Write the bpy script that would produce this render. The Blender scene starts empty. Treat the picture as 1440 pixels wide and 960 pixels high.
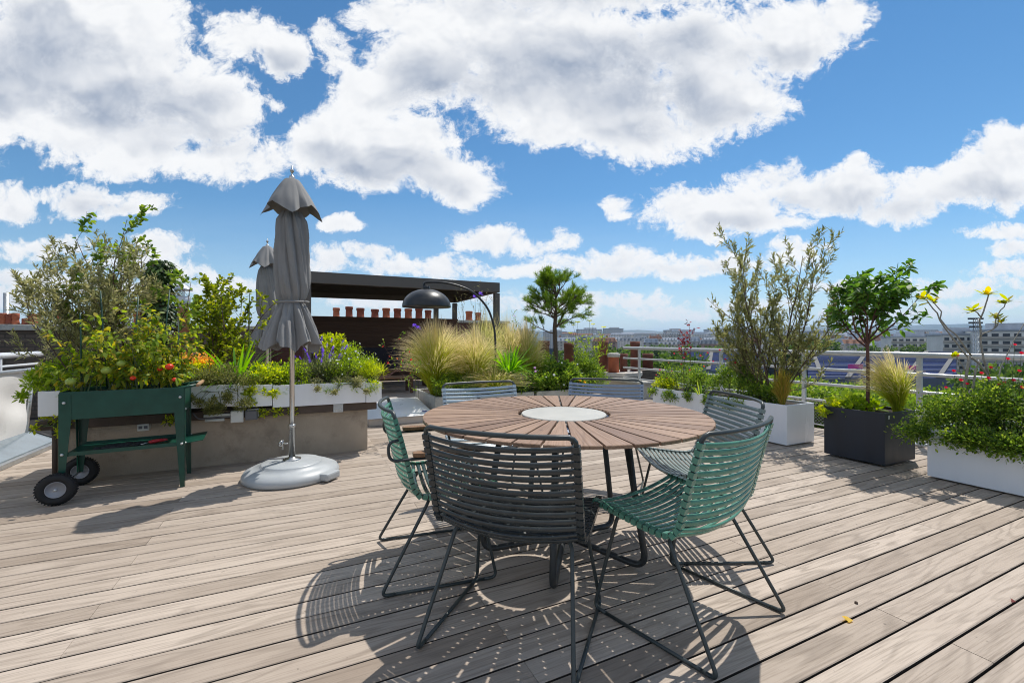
import bpy, bmesh, math, random
import numpy as np
from mathutils import Vector, Matrix
R = math.radians
PI = math.pi
scene = bpy.context.scene
COL = scene.collection
rng = np.random.default_rng(11)
random.seed(5)

# ------------------------------------------------------------------ frame of reference
# x runs along the deck boards, y across them, the camera stands above the origin.
CA = math.atan2(0.43, 0.903)          # the camera looks this far to the right of +y
FPX, HZ, HC = 622.0, 478.0, 1.134     # focal length and horizon (1440 px wide frame), camera height
def cw(X, Y, Z=0.0):                   # camera-aligned metres (right, ahead) -> world
    c, s = math.cos(CA), math.sin(CA)
    return Vector((c*X + s*Y, -s*X + c*Y, Z))
def W(px, Y, Z=0.0):                   # a bearing and a distance ahead -> world
    return cw((px-720.0)/FPX*Y, Y, Z)
def WV(px, v, Z=0.0):                  # bearing px meets the line y = v
    k = (px-720.0)/FPX
    Y = v/(-math.sin(CA)*k + math.cos(CA))
    return cw(k*Y, Y, Z)
def zat(py, Y):
    return HC - (py-HZ)/FPX*Y
def depth(p):
    return math.sin(CA)*p[0] + math.cos(CA)*p[1]

# ------------------------------------------------------------------ object helpers
def tag(o, label=None, cat=None, group=None, kind=None):
    if label: o['label'] = label
    if cat: o['category'] = cat
    if group: o['group'] = group
    if kind: o['kind'] = kind
    return o
def thing(name, label, cat, loc=(0, 0, 0), rz=0.0, group=None):
    o = bpy.data.objects.new(name, None); COL.objects.link(o)
    o.empty_display_size = 0.1
    o.location = loc; o.rotation_euler = (0, 0, rz)
    return tag(o, label, cat, group)
def copy_tree(o, parent=None):
    c = o.copy(); COL.objects.link(c)
    if parent is not None: c.parent = parent
    for ch in list(o.children): copy_tree(ch, c)
    return c
def link_mesh(name, me, mat, parent=None):
    o = bpy.data.objects.new(name, me); COL.objects.link(o)
    if mat: me.materials.append(mat)
    if parent is not None: o.parent = parent
    return o

class MB:
    """collects shapes, then links them as one mesh object"""
    def __init__(s): s.v = []; s.f = []; s.sm = []
    def add(s, V, F, smooth=False):
        b = len(s.v); s.v.extend([tuple(p) for p in V])
        s.f.extend([tuple(i+b for i in q) for q in F]); s.sm.extend([smooth]*len(F)); return s
    def box(s, c, d, rz=0.0, M=None):
        hx, hy, hz = d[0]/2, d[1]/2, d[2]/2
        V = [Vector((x, y, z)) for z in (-hz, hz) for x, y in ((-hx, -hy), (hx, -hy), (hx, hy), (-hx, hy))]
        Q = M if M is not None else Matrix.Rotation(rz, 3, 'Z')
        V = [Q @ p + Vector(c) for p in V]
        return s.add(V, [(3, 2, 1, 0), (4, 5, 6, 7), (0, 1, 5, 4), (1, 2, 6, 5), (2, 3, 7, 6), (3, 0, 4, 7)])
    def cbox(s, lo, hi):
        return s.box([(a+b)/2 for a, b in zip(lo, hi)], [b-a for a, b in zip(lo, hi)])
    def tube(s, pts, r, n=8, caps=True):
        pts = [Vector(p) for p in pts]; m = len(pts)
        rs = r if isinstance(r, (list, tuple)) else [r]*m
        t0 = (pts[1]-pts[0]).normalized()
        up = Vector((0, 0, 1)) if abs(t0.z) < 0.9 else Vector((1, 0, 0))
        a = t0.cross(up).normalized(); V = []
        for i, p in enumerate(pts):
            t = (pts[min(i+1, m-1)]-pts[max(i-1, 0)])
            t = t.normalized() if t.length > 1e-9 else t0
            a = a - t*a.dot(t)
            a = a.normalized() if a.length > 1e-6 else t.orthogonal().normalized()
            b = t.cross(a)
            for k in range(n):
                th = 2*PI*k/n; V.append(p + (a*math.cos(th)+b*math.sin(th))*rs[i])
        F = [(i*n+k, i*n+(k+1) % n, (i+1)*n+(k+1) % n, (i+1)*n+k) for i in range(m-1) for k in range(n)]
        if caps: F += [tuple(range(n-1, -1, -1)), tuple((m-1)*n+k for k in range(n))]
        return s.add(V, F, True)
    def lathe(s, prof, c=(0, 0, 0), n=32, M=None, smooth=True):
        V = []; m = len(prof)
        for r, z in prof:
            for k in range(n):
                th = 2*PI*k/n; p = Vector((r*math.cos(th), r*math.sin(th), z))
                if M is not None: p = M @ p
                V.append(p+Vector(c))
        F = [(i*n+k, i*n+(k+1) % n, (i+1)*n+(k+1) % n, (i+1)*n+k) for i in range(m-1) for k in range(n)]
        closed = prof[0] == prof[-1]
        if prof[0][0] > 1e-4 and not closed: F.append(tuple(range(n-1, -1, -1)))
        if prof[-1][0] > 1e-4 and not closed: F.append(tuple((m-1)*n+k for k in range(n)))
        return s.add(V, F, smooth)
    def prism(s, poly, z0, z1):
        n = len(poly)
        V = [(x, y, z0) for x, y in poly]+[(x, y, z1) for x, y in poly]
        return s.add(V, [tuple(range(n-1, -1, -1)), tuple(range(n, 2*n))]+[(i, (i+1) % n, n+(i+1) % n, n+i) for i in range(n)])
    def build(s, name, mat, parent=None, bevel=0.0, seg=2, loc=None):
        me = bpy.data.meshes.new(name); me.from_pydata(s.v, [], s.f)
        me.polygons.foreach_set('use_smooth', s.sm); me.validate(); me.update()
        if bevel > 0:
            bm = bmesh.new(); bm.from_mesh(me)
            bmesh.ops.remove_doubles(bm, verts=bm.verts, dist=1e-6)
            bmesh.ops.bevel(bm, geom=[e for e in bm.edges if e.is_manifold and e.calc_face_angle(0) > 0.5], offset=bevel, segments=seg, affect='EDGES', profile=0.6)
            bm.to_mesh(me); bm.free()
        o = link_mesh(name, me, mat, parent)
        if loc is not None: o.location = loc
        return o

def fillet(pts, r, n=5):
    pts = [Vector(p) for p in pts]; out = [pts[0]]
    for i in range(1, len(pts)-1):
        p = pts[i]; a = pts[i-1]-p; b = pts[i+1]-p
        d = min(r, a.length*0.49, b.length*0.49); A = p+a.normalized()*d; B = p+b.normalized()*d
        for k in range(n+1):
            t = k/n; out.append(A*(1-t)**2 + p*2*t*(1-t) + B*t*t)
    out.append(pts[-1]); return out

def mesh_np(name, V, F, mat, parent=None, smooth=False, attr=None):
    V = np.asarray(V, dtype=np.float32).reshape(-1, 3); F = np.asarray(F, dtype=np.int32).reshape(-1, 4)
    me = bpy.data.meshes.new(name)
    me.vertices.add(len(V)); me.vertices.foreach_set('co', V.ravel())
    me.loops.add(F.size); me.loops.foreach_set('vertex_index', F.ravel())
    me.polygons.add(len(F)); me.polygons.foreach_set('loop_start', np.arange(0, F.size, 4, dtype=np.int32))
    me.polygons.foreach_set('loop_total', np.full(len(F), 4, dtype=np.int32))
    me.polygons.foreach_set('use_smooth', np.full(len(F), smooth))
    if attr is not None:
        a = me.attributes.new('along', 'FLOAT', 'POINT'); a.data.foreach_set('value', np.asarray(attr, dtype=np.float32))
    me.update(calc_edges=True)
    return link_mesh(name, me, mat, parent)

def nrm(a):
    return a/np.maximum(np.linalg.norm(a, axis=-1, keepdims=True), 1e-9)
PROF_LEAF = [(0, .12), (.42, 1.0), (1, .04)]
PROF_OVAL = [(0, .1), (.22, .72), (.5, 1.0), (.78, .7), (1, .05)]
PROF_BLADE = [(0, .9), (.35, 1.0), (.7, .7), (1, .06)]
def blades(pos, d, up, L, Wd, prof=PROF_LEAF, droop=0.0, twist=None):
    """N leaves as folded strips: returns verts, quads, position along the leaf"""
    pos = np.asarray(pos, float); d = nrm(np.asarray(d, float)); N = len(pos)
    L = np.broadcast_to(np.asarray(L, float), (N,)); Wd = np.broadcast_to(np.asarray(Wd, float), (N,))
    droop = np.broadcast_to(np.asarray(droop, float), (N,))
    s = nrm(np.cross(d, np.asarray(up, float)))
    ts = np.array([p[0] for p in prof]); ws = np.array([p[1] for p in prof]); m = len(ts)
    cen = pos[:, None, :] + d[:, None, :]*(L[:, None]*ts)[:, :, None]
    cen[:, :, 2] -= (droop*L)[:, None]*ts**2
    hw = (Wd[:, None]*ws*0.5)[:, :, None]*s[:, None, :]
    V = np.stack([cen-hw, cen+hw], axis=2).reshape(-1, 3)
    i = np.arange(m-1)*2
    q = np.stack([i, i+1, i+3, i+2], axis=1)
    F = (np.arange(N)[:, None, None]*(m*2) + q[None]).reshape(-1, 4)
    A = np.broadcast_to(np.repeat(ts, 2)[None], (N, 2*m)).ravel()
    return V, F, A
def merge(parts):
    V = []; F = []; A = []; b = 0
    for v, f, a in parts:
        V.append(v); F.append(f+b); A.append(a); b += len(v)
    return np.concatenate(V), np.concatenate(F), np.concatenate(A)
def rdir(n, zlo=-1, zhi=1):
    z = rng.uniform(zlo, zhi, n); t = rng.uniform(0, 2*PI, n); r = np.sqrt(np.maximum(0, 1-z*z))
    return np.stack([r*np.cos(t), r*np.sin(t), z], 1)
# ------------------------------------------------------------------ materials
def nodes(name):
    m = bpy.data.materials.new(name); m.use_nodes = True
    nt = m.node_tree; return m, nt, nt.nodes['Principled BSDF']
def N(nt, t, **kw):
    n = nt.nodes.new(t)
    for k, v in kw.items():
        if k.startswith('i_'):
            key = k[2:]; key = int(key) if key.isdigit() else key.replace('_', ' ')
            n.inputs[key].default_value = v
        else: setattr(n, k, v)
    return n
def ramp(nt, fac, stops, interp='LINEAR'):
    r = nt.nodes.new('ShaderNodeValToRGB'); r.color_ramp.interpolation = interp
    e = r.color_ramp.elements
    while len(e) < len(stops): e.new(0.5)
    for k, (p, c) in enumerate(stops):
        e[k].position = p; e[k].color = (c[0], c[1], c[2], 1) if hasattr(c, '__len__') else (c, c, c, 1)
    if fac is not None: nt.links.new(fac, r.inputs[0])
    return r
def mixc(nt, fac, a, b, mode='MIX'):
    m = nt.nodes.new('ShaderNodeMix'); m.data_type = 'RGBA'; m.blend_type = mode; m.clamp_factor = True
    for s, x in ((m.inputs[0], fac), (m.inputs[6], a), (m.inputs[7], b)):
        if hasattr(x, 'is_linked'): nt.links.new(x, s)
        elif s is m.inputs[0]: s.default_value = x
        else: s.default_value = (x[0], x[1], x[2], 1)
    return m.outputs[2]
def mth(nt, op, a, b=None, c=None):
    m = nt.nodes.new('ShaderNodeMath'); m.operation = op
    for k, x in enumerate((a, b, c)):
        if x is None: continue
        if hasattr(x, 'is_linked'): nt.links.new(x, m.inputs[k])
        else: m.inputs[k].default_value = x
    return m.outputs[0]
def plain(name, col, rough=0.5, metal=0.0, var=0.12, scale=8.0, bump=0.0, bscale=60.0, stretch=None, dirt=None):
    """a painted / metal / stone surface with uneven colour and gloss"""
    m, nt, b = nodes(name)
    tc = N(nt, 'ShaderNodeTexCoord'); mp = N(nt, 'ShaderNodeMapping')
    nt.links.new(tc.outputs['Object'], mp.inputs[0])
    if stretch: mp.inputs['Scale'].default_value = stretch
    n1 = N(nt, 'ShaderNodeTexNoise', i_Scale=scale, i_Detail=6.0, i_Roughness=0.62)
    nt.links.new(mp.outputs[0], n1.inputs['Vector'])
    lo = [c*(1-var) for c in col]; hi = [min(1, c*(1+var)) for c in col]
    cr = ramp(nt, n1.outputs[0], [(0.3, lo), (0.7, hi)])
    out = cr.outputs[0]
    if dirt:
        n2 = N(nt, 'ShaderNodeTexNoise', i_Scale=dirt[1], i_Detail=8.0, i_Roughness=0.7)
        nt.links.new(mp.outputs[0], n2.inputs['Vector'])
        r2 = ramp(nt, n2.outputs[0], [(dirt[2], 0), (dirt[2]+0.16, 1)])
        out = mixc(nt, r2.outputs[0], out, dirt[0])
    nt.links.new(out, b.inputs['Base Color'])
    rr = ramp(nt, n1.outputs[0], [(0.25, max(0.05, rough-0.08)), (0.75, min(1, rough+0.1))])
    nt.links.new(rr.outputs[0], b.inputs['Roughness'])
    b.inputs['Metallic'].default_value = metal
    if bump > 0:
        n3 = N(nt, 'ShaderNodeTexNoise', i_Scale=bscale, i_Detail=4.0)
        nt.links.new(mp.outputs[0], n3.inputs['Vector'])
        bp = N(nt, 'ShaderNodeBump', i_Strength=bump, i_Distance=0.01)
        nt.links.new(n3.outputs[0], bp.inputs['Height']); nt.links.new(bp.outputs[0], b.inputs['Normal'])
    return m
def leafmat(name, cols, trans=0.35, rough=0.5, along=None, patch=None):
    """foliage: each leaf its own shade of the ramp, light passes through"""
    m, nt, b = nodes(name)
    g = N(nt, 'ShaderNodeNewGeometry')
    n = len(cols)
    cols = [[min(.8, x*w) for x, w in zip(c, (2.2, 1.98, 1.8))] for c in cols]; trans = min(.62, trans+.16)
    cr = ramp(nt, g.outputs['Random Per Island'], [(k/(n-1) if n > 1 else 0, c) for k, c in enumerate(cols)])
    out = cr.outputs[0]
    if along:
        at = N(nt, 'ShaderNodeAttribute', attribute_name='along')
        r2 = ramp(nt, at.outputs['Fac'], [(along[1], 0), (along[2], 1)])
        out = mixc(nt, r2.outputs[0], out, along[0])
    nt.links.new(out, b.inputs['Base Color']); b.inputs['Roughness'].default_value = rough
    b.inputs['Specular IOR Level'].default_value = 0.35
    t = N(nt, 'ShaderNodeBsdfTranslucent')
    hs = N(nt, 'ShaderNodeHueSaturation', i_Saturation=1.12, i_Value=1.6)
    hs.inputs['Hue'].default_value = 0.49
    nt.links.new(out, hs.inputs['Color']); nt.links.new(hs.outputs[0], t.inputs[0])
    mx = N(nt, 'ShaderNodeMixShader'); mx.inputs[0].default_value = trans
    nt.links.new(b.outputs[0], mx.inputs[1]); nt.links.new(t.outputs[0], mx.inputs[2])
    nt.links.new(mx.outputs[0], nt.nodes['Material Output'].inputs[0])
    return m
def woodmat(name, lo, hi, line, grain=1.0, rough=0.6, rings=9.0, stain=0.0, island=True, sx=0.55, sy=9.0, spread=1.0):
    """boards whose grain runs along object x; each board its own piece of timber"""
    m, nt, b = nodes(name)
    tc = N(nt, 'ShaderNodeTexCoord'); g = N(nt, 'ShaderNodeNewGeometry')
    off = N(nt, 'ShaderNodeCombineXYZ')
    rnd = g.outputs['Random Per Island']
    nt.links.new(mth(nt, 'MULTIPLY', rnd, 73.0), off.inputs[0]); nt.links.new(mth(nt, 'MULTIPLY', rnd, 191.0), off.inputs[1])
    nt.links.new(mth(nt, 'MULTIPLY', rnd, 37.0), off.inputs[2])
    va = N(nt, 'ShaderNodeVectorMath', operation='ADD'); nt.links.new(tc.outputs['Object'], va.inputs[0]); nt.links.new(off.outputs[0], va.inputs[1])
    mp = N(nt, 'ShaderNodeMapping'); mp.inputs['Scale'].default_value = (sx, sy, sy); nt.links.new(va.outputs[0], mp.inputs[0])
    n1 = N(nt, 'ShaderNodeTexNoise', i_Scale=1.0, i_Detail=2.0, i_Roughness=0.45, i_Distortion=0.6); nt.links.new(mp.outputs[0], n1.inputs['Vector'])
    ring = mth(nt, 'SINE', mth(nt, 'MULTIPLY', n1.outputs[0], rings*2*PI))
    rr = ramp(nt, mth(nt, 'MULTIPLY_ADD', ring, 0.5, 0.5), [(0.0, 0), (0.6, 0.06), (0.9, 0.7), (1.0, 1)])
    mp2 = N(nt, 'ShaderNodeMapping'); mp2.inputs['Scale'].default_value = (3.5, 130.0, 130.0); nt.links.new(va.outputs[0], mp2.inputs[0])
    n2 = N(nt, 'ShaderNodeTexNoise', i_Scale=1.0, i_Detail=4.0, i_Roughness=0.65); nt.links.new(mp2.outputs[0], n2.inputs['Vector'])
    n3 = N(nt, 'ShaderNodeTexNoise', i_Scale=2.3, i_Detail=6.0, i_Roughness=0.65); nt.links.new(va.outputs[0], n3.inputs['Vector'])
    tone = mth(nt, 'ADD', mth(nt, 'MULTIPLY', rnd, 0.62*spread), mth(nt, 'MULTIPLY', n3.outputs[0], 0.5))
    base = ramp(nt, tone, [(0.12, lo), (0.45, [0.5*(a+c) for a, c in zip(lo, hi)]), (0.95, hi)]).outputs[0]
    f1 = mth(nt, 'MULTIPLY', rr.outputs[0], mth(nt, 'MULTIPLY', ramp(nt, n3.outputs[0], [(0.35, 0.25), (0.65, 1.0)]).outputs[0], 0.42*grain))
    c1 = mixc(nt, f1, base, line)
    f2 = mth(nt, 'MULTIPLY', ramp(nt, n2.outputs[0], [(0.47, 0), (0.70, 1)]).outputs[0], 0.42*grain)
    c2 = mixc(nt, f2, c1, line)
    n4 = N(nt, 'ShaderNodeTexNoise', i_Scale=26.0, i_Detail=3.0); nt.links.new(va.outputs[0], n4.inputs['Vector'])
    spots = ramp(nt, n4.outputs[0], [(0.72, 0), (0.76, 0.5)])
    c3 = mixc(nt, spots.outputs[0], c2, [x*0.55 for x in line])
    if stain:
        n5 = N(nt, 'ShaderNodeTexNoise', i_Scale=.9, i_Detail=7.0, i_Roughness=.62); nt.links.new(tc.outputs['Object'], n5.inputs['Vector'])
        c3 = mixc(nt, mth(nt, 'MULTIPLY', ramp(nt, n5.outputs[0], [(.46, 0), (.64, 1)]).outputs[0], stain), c3, [x*1.15 for x in lo])
        n6 = N(nt, 'ShaderNodeTexNoise', i_Scale=90.0, i_Detail=2.0); nt.links.new(tc.outputs['Object'], n6.inputs['Vector'])
        c3 = mixc(nt, mth(nt, 'MULTIPLY', ramp(nt, n6.outputs[0], [(.70, 0), (.74, 1)]).outputs[0], .35), c3, line)
    nt.links.new(c3, b.inputs['Base Color'])
    rg = ramp(nt, n2.outputs[0], [(0.3, rough-0.1), (0.7, rough+0.15)]); nt.links.new(rg.outputs[0], b.inputs['Roughness'])
    b.inputs['Specular IOR Level'].default_value = 0.3
    hsum = mth(nt, 'ADD', mth(nt, 'MULTIPLY', rr.outputs[0], -0.5), mth(nt, 'MULTIPLY', n2.outputs[0], -0.8))
    bp = N(nt, 'ShaderNodeBump', i_Strength=0.35, i_Distance=0.004); nt.links.new(hsum, bp.inputs['Height']); nt.links.new(bp.outputs[0], b.inputs['Normal'])
    return m

M = {}
M['deck'] = woodmat('weathered_deck_wood', (.255, .200, .155), (.53, .446, .370), (.125, .095, .072), rough=0.62, grain=1.08, stain=.26, sx=1.0, sy=7.5, rings=8.0)
M['table_wood'] = woodmat('table_slat_wood', (.215, .125, .09), (.37, .24, .175), (.12, .065, .045), rough=0.42, sx=0.8, sy=11.0, grain=0.8, spread=0.8)
M['arm_wood'] = woodmat('armrest_bamboo', (.20, .11, .06), (.30, .17, .09), (.1, .05, .03), rough=0.4)
M['dark_wood'] = woodmat('dark_slat_wood', (.085, .045, .030), (.15, .085, .055), (.03, .018, .013), rough=0.6)
M['grip_wood'] = woodmat('handle_wood', (.33, .2, .11), (.42, .27, .15), (.2, .1, .05))
M['deck_edge'] = plain('deck_gap_dirt_shade', (.035, .028, .022), .9, var=.3, scale=20)  # dirty board sides, with the shade of the gaps also put into their colour
M['void'] = plain('deck_underside', (.012, .011, .010), 0.9)
M['table_plate'] = plain('table_insert_white', (.47, .455, .41), 0.4, var=0.05)
M['table_metal'] = plain('table_powder_coat', (.030, .033, .034), 0.38, var=0.15, scale=20)
M['chair_metal'] = plain('chair_powder_coat', (.036, .045, .045), 0.36, var=0.15, scale=20)
M['slat_black'] = plain('slat_black', (.034, .041, .043), 0.20, var=0.3, scale=14)
M['slat_black'].node_tree.nodes['Principled BSDF'].inputs['Specular IOR Level'].default_value = .5
M['slat_green'] = plain('slat_green', (.085, .245, .175), 0.20, var=0.22, scale=14)
M['slat_pine'] = plain('slat_pine', (.085, .235, .170), 0.20, var=0.12, scale=14)
M['slat_blue'] = plain('slat_pale_blue', (.44, .52, .57), 0.30, var=0.06, scale=14)
M['slat_slate'] = plain('slat_slate_blue', (.27, .325, .42), 0.34, var=0.1, scale=14)
M['slat_sage'] = plain('slat_grey_green', (.20, .25, .24), 0.34, var=0.1, scale=14)
M['fabric'] = plain('parasol_fabric', (.255, .248, .24), 0.9, var=0.1, scale=5, bump=0.12, bscale=400, dirt=((.19, .185, .178), 2.2, 0.6))
M['steel'] = plain('brushed_steel', (.55, .54, .52), 0.28, 1.0, var=0.12, scale=12, stretch=(1, 1, .1))
M['galv'] = plain('galvanised_metal', (.50, .52, .53), 0.42, 0.9, var=0.12, scale=25)
M['rail'] = plain('rail_grey_paint', (.58, .59, .60), 0.32, 0.25, var=0.08, scale=10)
M['base_grey'] = plain('parasol_base_grey', (.40, .42, .43), 0.4, var=0.08, scale=6, dirt=((.25, .25, .24), 7, 0.66))
M['cart'] = plain('cart_green_paint', (.003, .056, .036), 0.36, var=0.2, scale=10, dirt=((.012, .06, .042), 18, 0.64))
M['rubber'] = plain('tyre_rubber', (.012, .012, .013), 0.75, var=0.25, scale=30)
M['rim'] = plain('wheel_rim_grey', (.34, .35, .38), 0.45, 0.3, var=0.1)
M['bolt'] = plain('bolt_zinc', (.62, .62, .6), 0.35, 0.6)
M['white_box'] = plain('planter_white', (.80, .80, .81), 0.42, var=0.05, scale=3, stretch=(1.6, 1.6, .22), dirt=((.58, .57, .53), 4.0, 0.60))
M['white_gloss'] = plain('planter_white_gloss', (.80, .82, .86), 0.22, var=0.04, scale=2.5, stretch=(1.6, 1.6, .22), dirt=((.63, .63, .62), 4, 0.61))
M['anthracite'] = plain('planter_anthracite', (.022, .026, .036), 0.5, var=0.16, scale=5, stretch=(1.8, 1.8, .25), dirt=((.05, .05, .05), 4, .62), bump=0.05, bscale=120)
M['soil'] = plain('potting_soil', (.035, .024, .016), 0.95, var=0.4, scale=40, bump=0.6, bscale=70)
M['concrete'] = plain('wall_render', (.38, .31, .235), 0.9, var=0.16, scale=3, bump=0.3, bscale=110, dirt=((.21, .165, .125), 2.6, 0.56))
M['capping'] = plain('dark_capping', (.085, .060, .045), 0.8, var=0.25, scale=6, bump=0.2, bscale=60)
M['stone'] = plain('weathered_stone', (.47, .46, .42), 0.85, var=0.15, scale=6, bump=0.35, bscale=60, dirt=((.2, .2, .18), 9, 0.56))
M['parapet'] = plain('parapet_render', (.50, .46, .40), 0.9, var=0.1, scale=3, bump=0.15, bscale=90, dirt=((.33, .3, .26), 3, 0.6))
M['terracotta'] = plain('terracotta', (.36, .105, .050), 0.8, var=0.25, scale=7, dirt=((.22, .09, .06), 5, 0.58))
M['terracotta_red'] = plain('terracotta_sooty', (.24, .062, .035), 0.85, var=0.3, scale=5, dirt=((.10, .045, .035), 4, 0.52))
M['terracotta_dark'] = plain('terracotta_weathered', (.17, .062, .042), 0.85, var=0.3, scale=7, dirt=((.08, .04, .035), 6, 0.55))
M['pergola'] = plain('pergola_taupe', (.105, .093, .083), 0.5, var=0.06, scale=3)
M['pergola_dark'] = plain('pergola_louvre', (.055, .045, .038), 0.6, var=0.1, scale=3)
M['lamp'] = plain('lamp_black', (.028, .030, .033), 0.36, 0.2, var=0.15, scale=10)
M['lamp_in'] = plain('lamp_inside_copper', (.40, .20, .06), 0.4, 0.6)
M['tarp'] = plain('white_tarp', (.72, .71, .69), 0.6, var=0.05, scale=2, dirt=((.55, .54, .5), 3, 0.62))
M['glass'] = plain('frosted_glass', (.20, .24, .27), 0.12, var=0.2, scale=4)
M['dark_frame'] = plain('dark_frame', (.03, .03, .032), 0.5)
M['dome'] = plain('skylight_white', (.78, .78, .76), 0.3, var=0.04, scale=3)
M['kerb'] = plain('skylight_kerb', (.52, .47, .42), 0.6, var=0.1, scale=5)
M['plastic_white'] = plain('plastic_white', (.62, .62, .58), 0.45, var=0.06)
M['plastic_grey'] = plain('plastic_grey', (.13, .13, .14), 0.5, var=0.1)
M['cloth_dark'] = plain('dark_cushion', (.02, .02, .03), 0.9, var=0.2)
M['glove'] = plain('black_glove', (.018, .018, .020), 0.8, var=0.3, scale=30, bump=0.4, bscale=80)
M['red_paint'] = plain('red_handle', (.50, .02, .03), 0.35)
M['bark'] = plain('bark_brown', (.115, .080, .058), 0.9, var=0.3, scale=40, bump=0.5, bscale=90)
M['bark_grey'] = plain('bark_grey', (.30, .275, .24), 0.85, var=0.3, scale=30, bump=0.4, bscale=70)
M['bark_red'] = plain('bark_reddish', (.12, .055, .045), 0.85, var=0.3, scale=40)
M['stem_green'] = plain('green_stem', (.10, .13, .05), 0.7, var=0.3, scale=20)
M['stake'] = plain('green_stake', (.008, .055, .035), 0.5)
def brickmat(name, c1, c2, mortar, scale=1.0, bw=.22, rh=.065):
    m, nt, b = nodes(name)
    tc = N(nt, 'ShaderNodeTexCoord'); sp = N(nt, 'ShaderNodeSeparateXYZ'); nt.links.new(tc.outputs['Object'], sp.inputs[0])
    cb = N(nt, 'ShaderNodeCombineXYZ'); nt.links.new(mth(nt, 'ADD', sp.outputs[0], sp.outputs[1]), cb.inputs[0]); nt.links.new(sp.outputs[2], cb.inputs[1])
    br = N(nt, 'ShaderNodeTexBrick', i_Scale=1.0); br.inputs['Brick Width'].default_value = bw; br.inputs['Row Height'].default_value = rh
    br.inputs['Mortar Size'].default_value = rh*.12; br.inputs['Bias'].default_value = 0.1
    for k, c in (('Color1', c1), ('Color2', c2), ('Mortar', mortar)): br.inputs[k].default_value = (*c, 1)
    nt.links.new(cb.outputs[0], br.inputs['Vector'])
    n1 = N(nt, 'ShaderNodeTexNoise', i_Scale=3.0, i_Detail=6.0); nt.links.new(tc.outputs['Object'], n1.inputs['Vector'])
    col = mixc(nt, ramp(nt, n1.outputs[0], [(.35, 0.0), (.7, .5)]).outputs[0], br.outputs[0], [x*.6 for x in c1])
    nt.links.new(col, b.inputs['Base Color']); b.inputs['Roughness'].default_value = .9
    bp = N(nt, 'ShaderNodeBump', i_Strength=.5, i_Distance=.01); nt.links.new(mth(nt, 'SUBTRACT', 1.0, br.outputs['Fac']), bp.inputs['Height']); nt.links.new(bp.outputs[0], b.inputs['Normal'])
    return m
M['brick_grey'] = brickmat('brick_grey_brown', (.16, .125, .10), (.11, .085, .07), (.07, .06, .05))
M['brick_red'] = brickmat('brick_red', (.21, .085, .06), (.14, .06, .05), (.16, .13, .11))
# foliage
M['lf_olive'] = leafmat('leaf_olive', [(.080, .095, .040), (.125, .140, .066), (.180, .190, .110)], .32)
M['lf_olive2'] = leafmat('leaf_olive_grey', [(.065, .082, .030), (.110, .130, .052), (.160, .170, .085)], .32)
M['lf_dark'] = leafmat('leaf_dark', [(.014, .034, .010), (.028, .060, .016), (.050, .095, .025)], .25, .35)
M['lf_mid'] = leafmat('leaf_mid', [(.028, .065, .012), (.060, .115, .020), (.100, .165, .028), (.150, .205, .040)], .35)
M['lf_bright'] = leafmat('leaf_bright', [(.070, .130, .014), (.120, .190, .022), (.170, .240, .035)], .4)
M['lf_lime'] = leafmat('leaf_lime', [(.110, .170, .016), (.190, .250, .022), (.270, .310, .040)], .4)
M['lf_tomato'] = leafmat('leaf_tomato', [(.045, .090, .014), (.080, .140, .020), (.120, .185, .024), (.100, .150, .030), (.160, .205, .028), (.215, .225, .034), (.260, .215, .040)], .4)
M['lf_thyme'] = leafmat('leaf_thyme', [(.050, .065, .022), (.085, .100, .035), (.125, .140, .050)], .25)
M['lf_sedum'] = leafmat('leaf_sedum', [(.24, .22, .04), (.36, .25, .06), (.38, .19, .06)], .3)
M['lf_ivy'] = leafmat('leaf_ivy', [(.012, .028, .010), (.025, .050, .014), (.045, .085, .022)], .2, .4)
M['lf_citrus'] = leafmat('leaf_citrus', [(.022, .060, .012), (.040, .100, .018), (.085, .165, .028)], .32, .45)
M['lf_laurel'] = leafmat('leaf_laurel', [(.045, .075, .010), (.100, .145, .018), (.190, .220, .030)], .38, .35)
M['lf_agap'] = leafmat('leaf_strap', [(.040, .120, .012), (.070, .185, .016), (.120, .250, .026)], .35, .35)
M['lf_rosette'] = leafmat('leaf_rosette', [(.120, .160, .016), (.200, .240, .022), (.300, .260, .036)], .45, .35)
M['lf_maple'] = leafmat('leaf_maple', [(.06, .012, .014), (.10, .018, .018), (.14, .04, .03)], .4)
M['lf_lav'] = leafmat('leaf_lavender', [(.060, .085, .040), (.095, .125, .060), (.130, .160, .070)], .3)
M['lf_pine'] = leafmat('needle_pine', [(.030, .065, .010), (.060, .115, .016), (.110, .180, .026)], .32)
M['lf_stipa'] = leafmat('grass_stipa', [(.120, .175, .016), (.180, .225, .026), (.170, .180, .035)], .50, .6, along=((.80, .66, .46), .60, 1.0))
M['lf_stipa_g'] = leafmat('grass_green', [(.080, .140, .016), (.115, .175, .024), (.140, .190, .036)], .46, .6, along=((.62, .54, .30), .62, 1.0))
M['lf_tuft'] = leafmat('grass_tuft', [(.110, .130, .020), (.190, .180, .035), (.240, .190, .060)], .4)
M['lf_tree'] = leafmat('leaf_city_tree', [(.020, .045, .010), (.040, .080, .016), (.075, .125, .028)], .2, .7)
M['fl_purple'] = leafmat('flower_purple', [(.10, .05, .32), (.17, .10, .45)], .3)
M['fl_white'] = leafmat('flower_white', [(.75, .70, .70), (.80, .66, .68)], .3)
M['fl_red'] = leafmat('flower_red', [(.55, .010, .030), (.68, .03, .05)], .3)
M['fl_pink'] = leafmat('flower_pink', [(.55, .18, .40), (.65, .30, .50)], .3)
M['fl_yellow'] = leafmat('flower_yellow', [(.75, .42, .02), (.80, .52, .04)], .3)
M['fl_orange'] = leafmat('flower_orange', [(.75, .22, .02), (.80, .33, .06)], .3)
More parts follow.
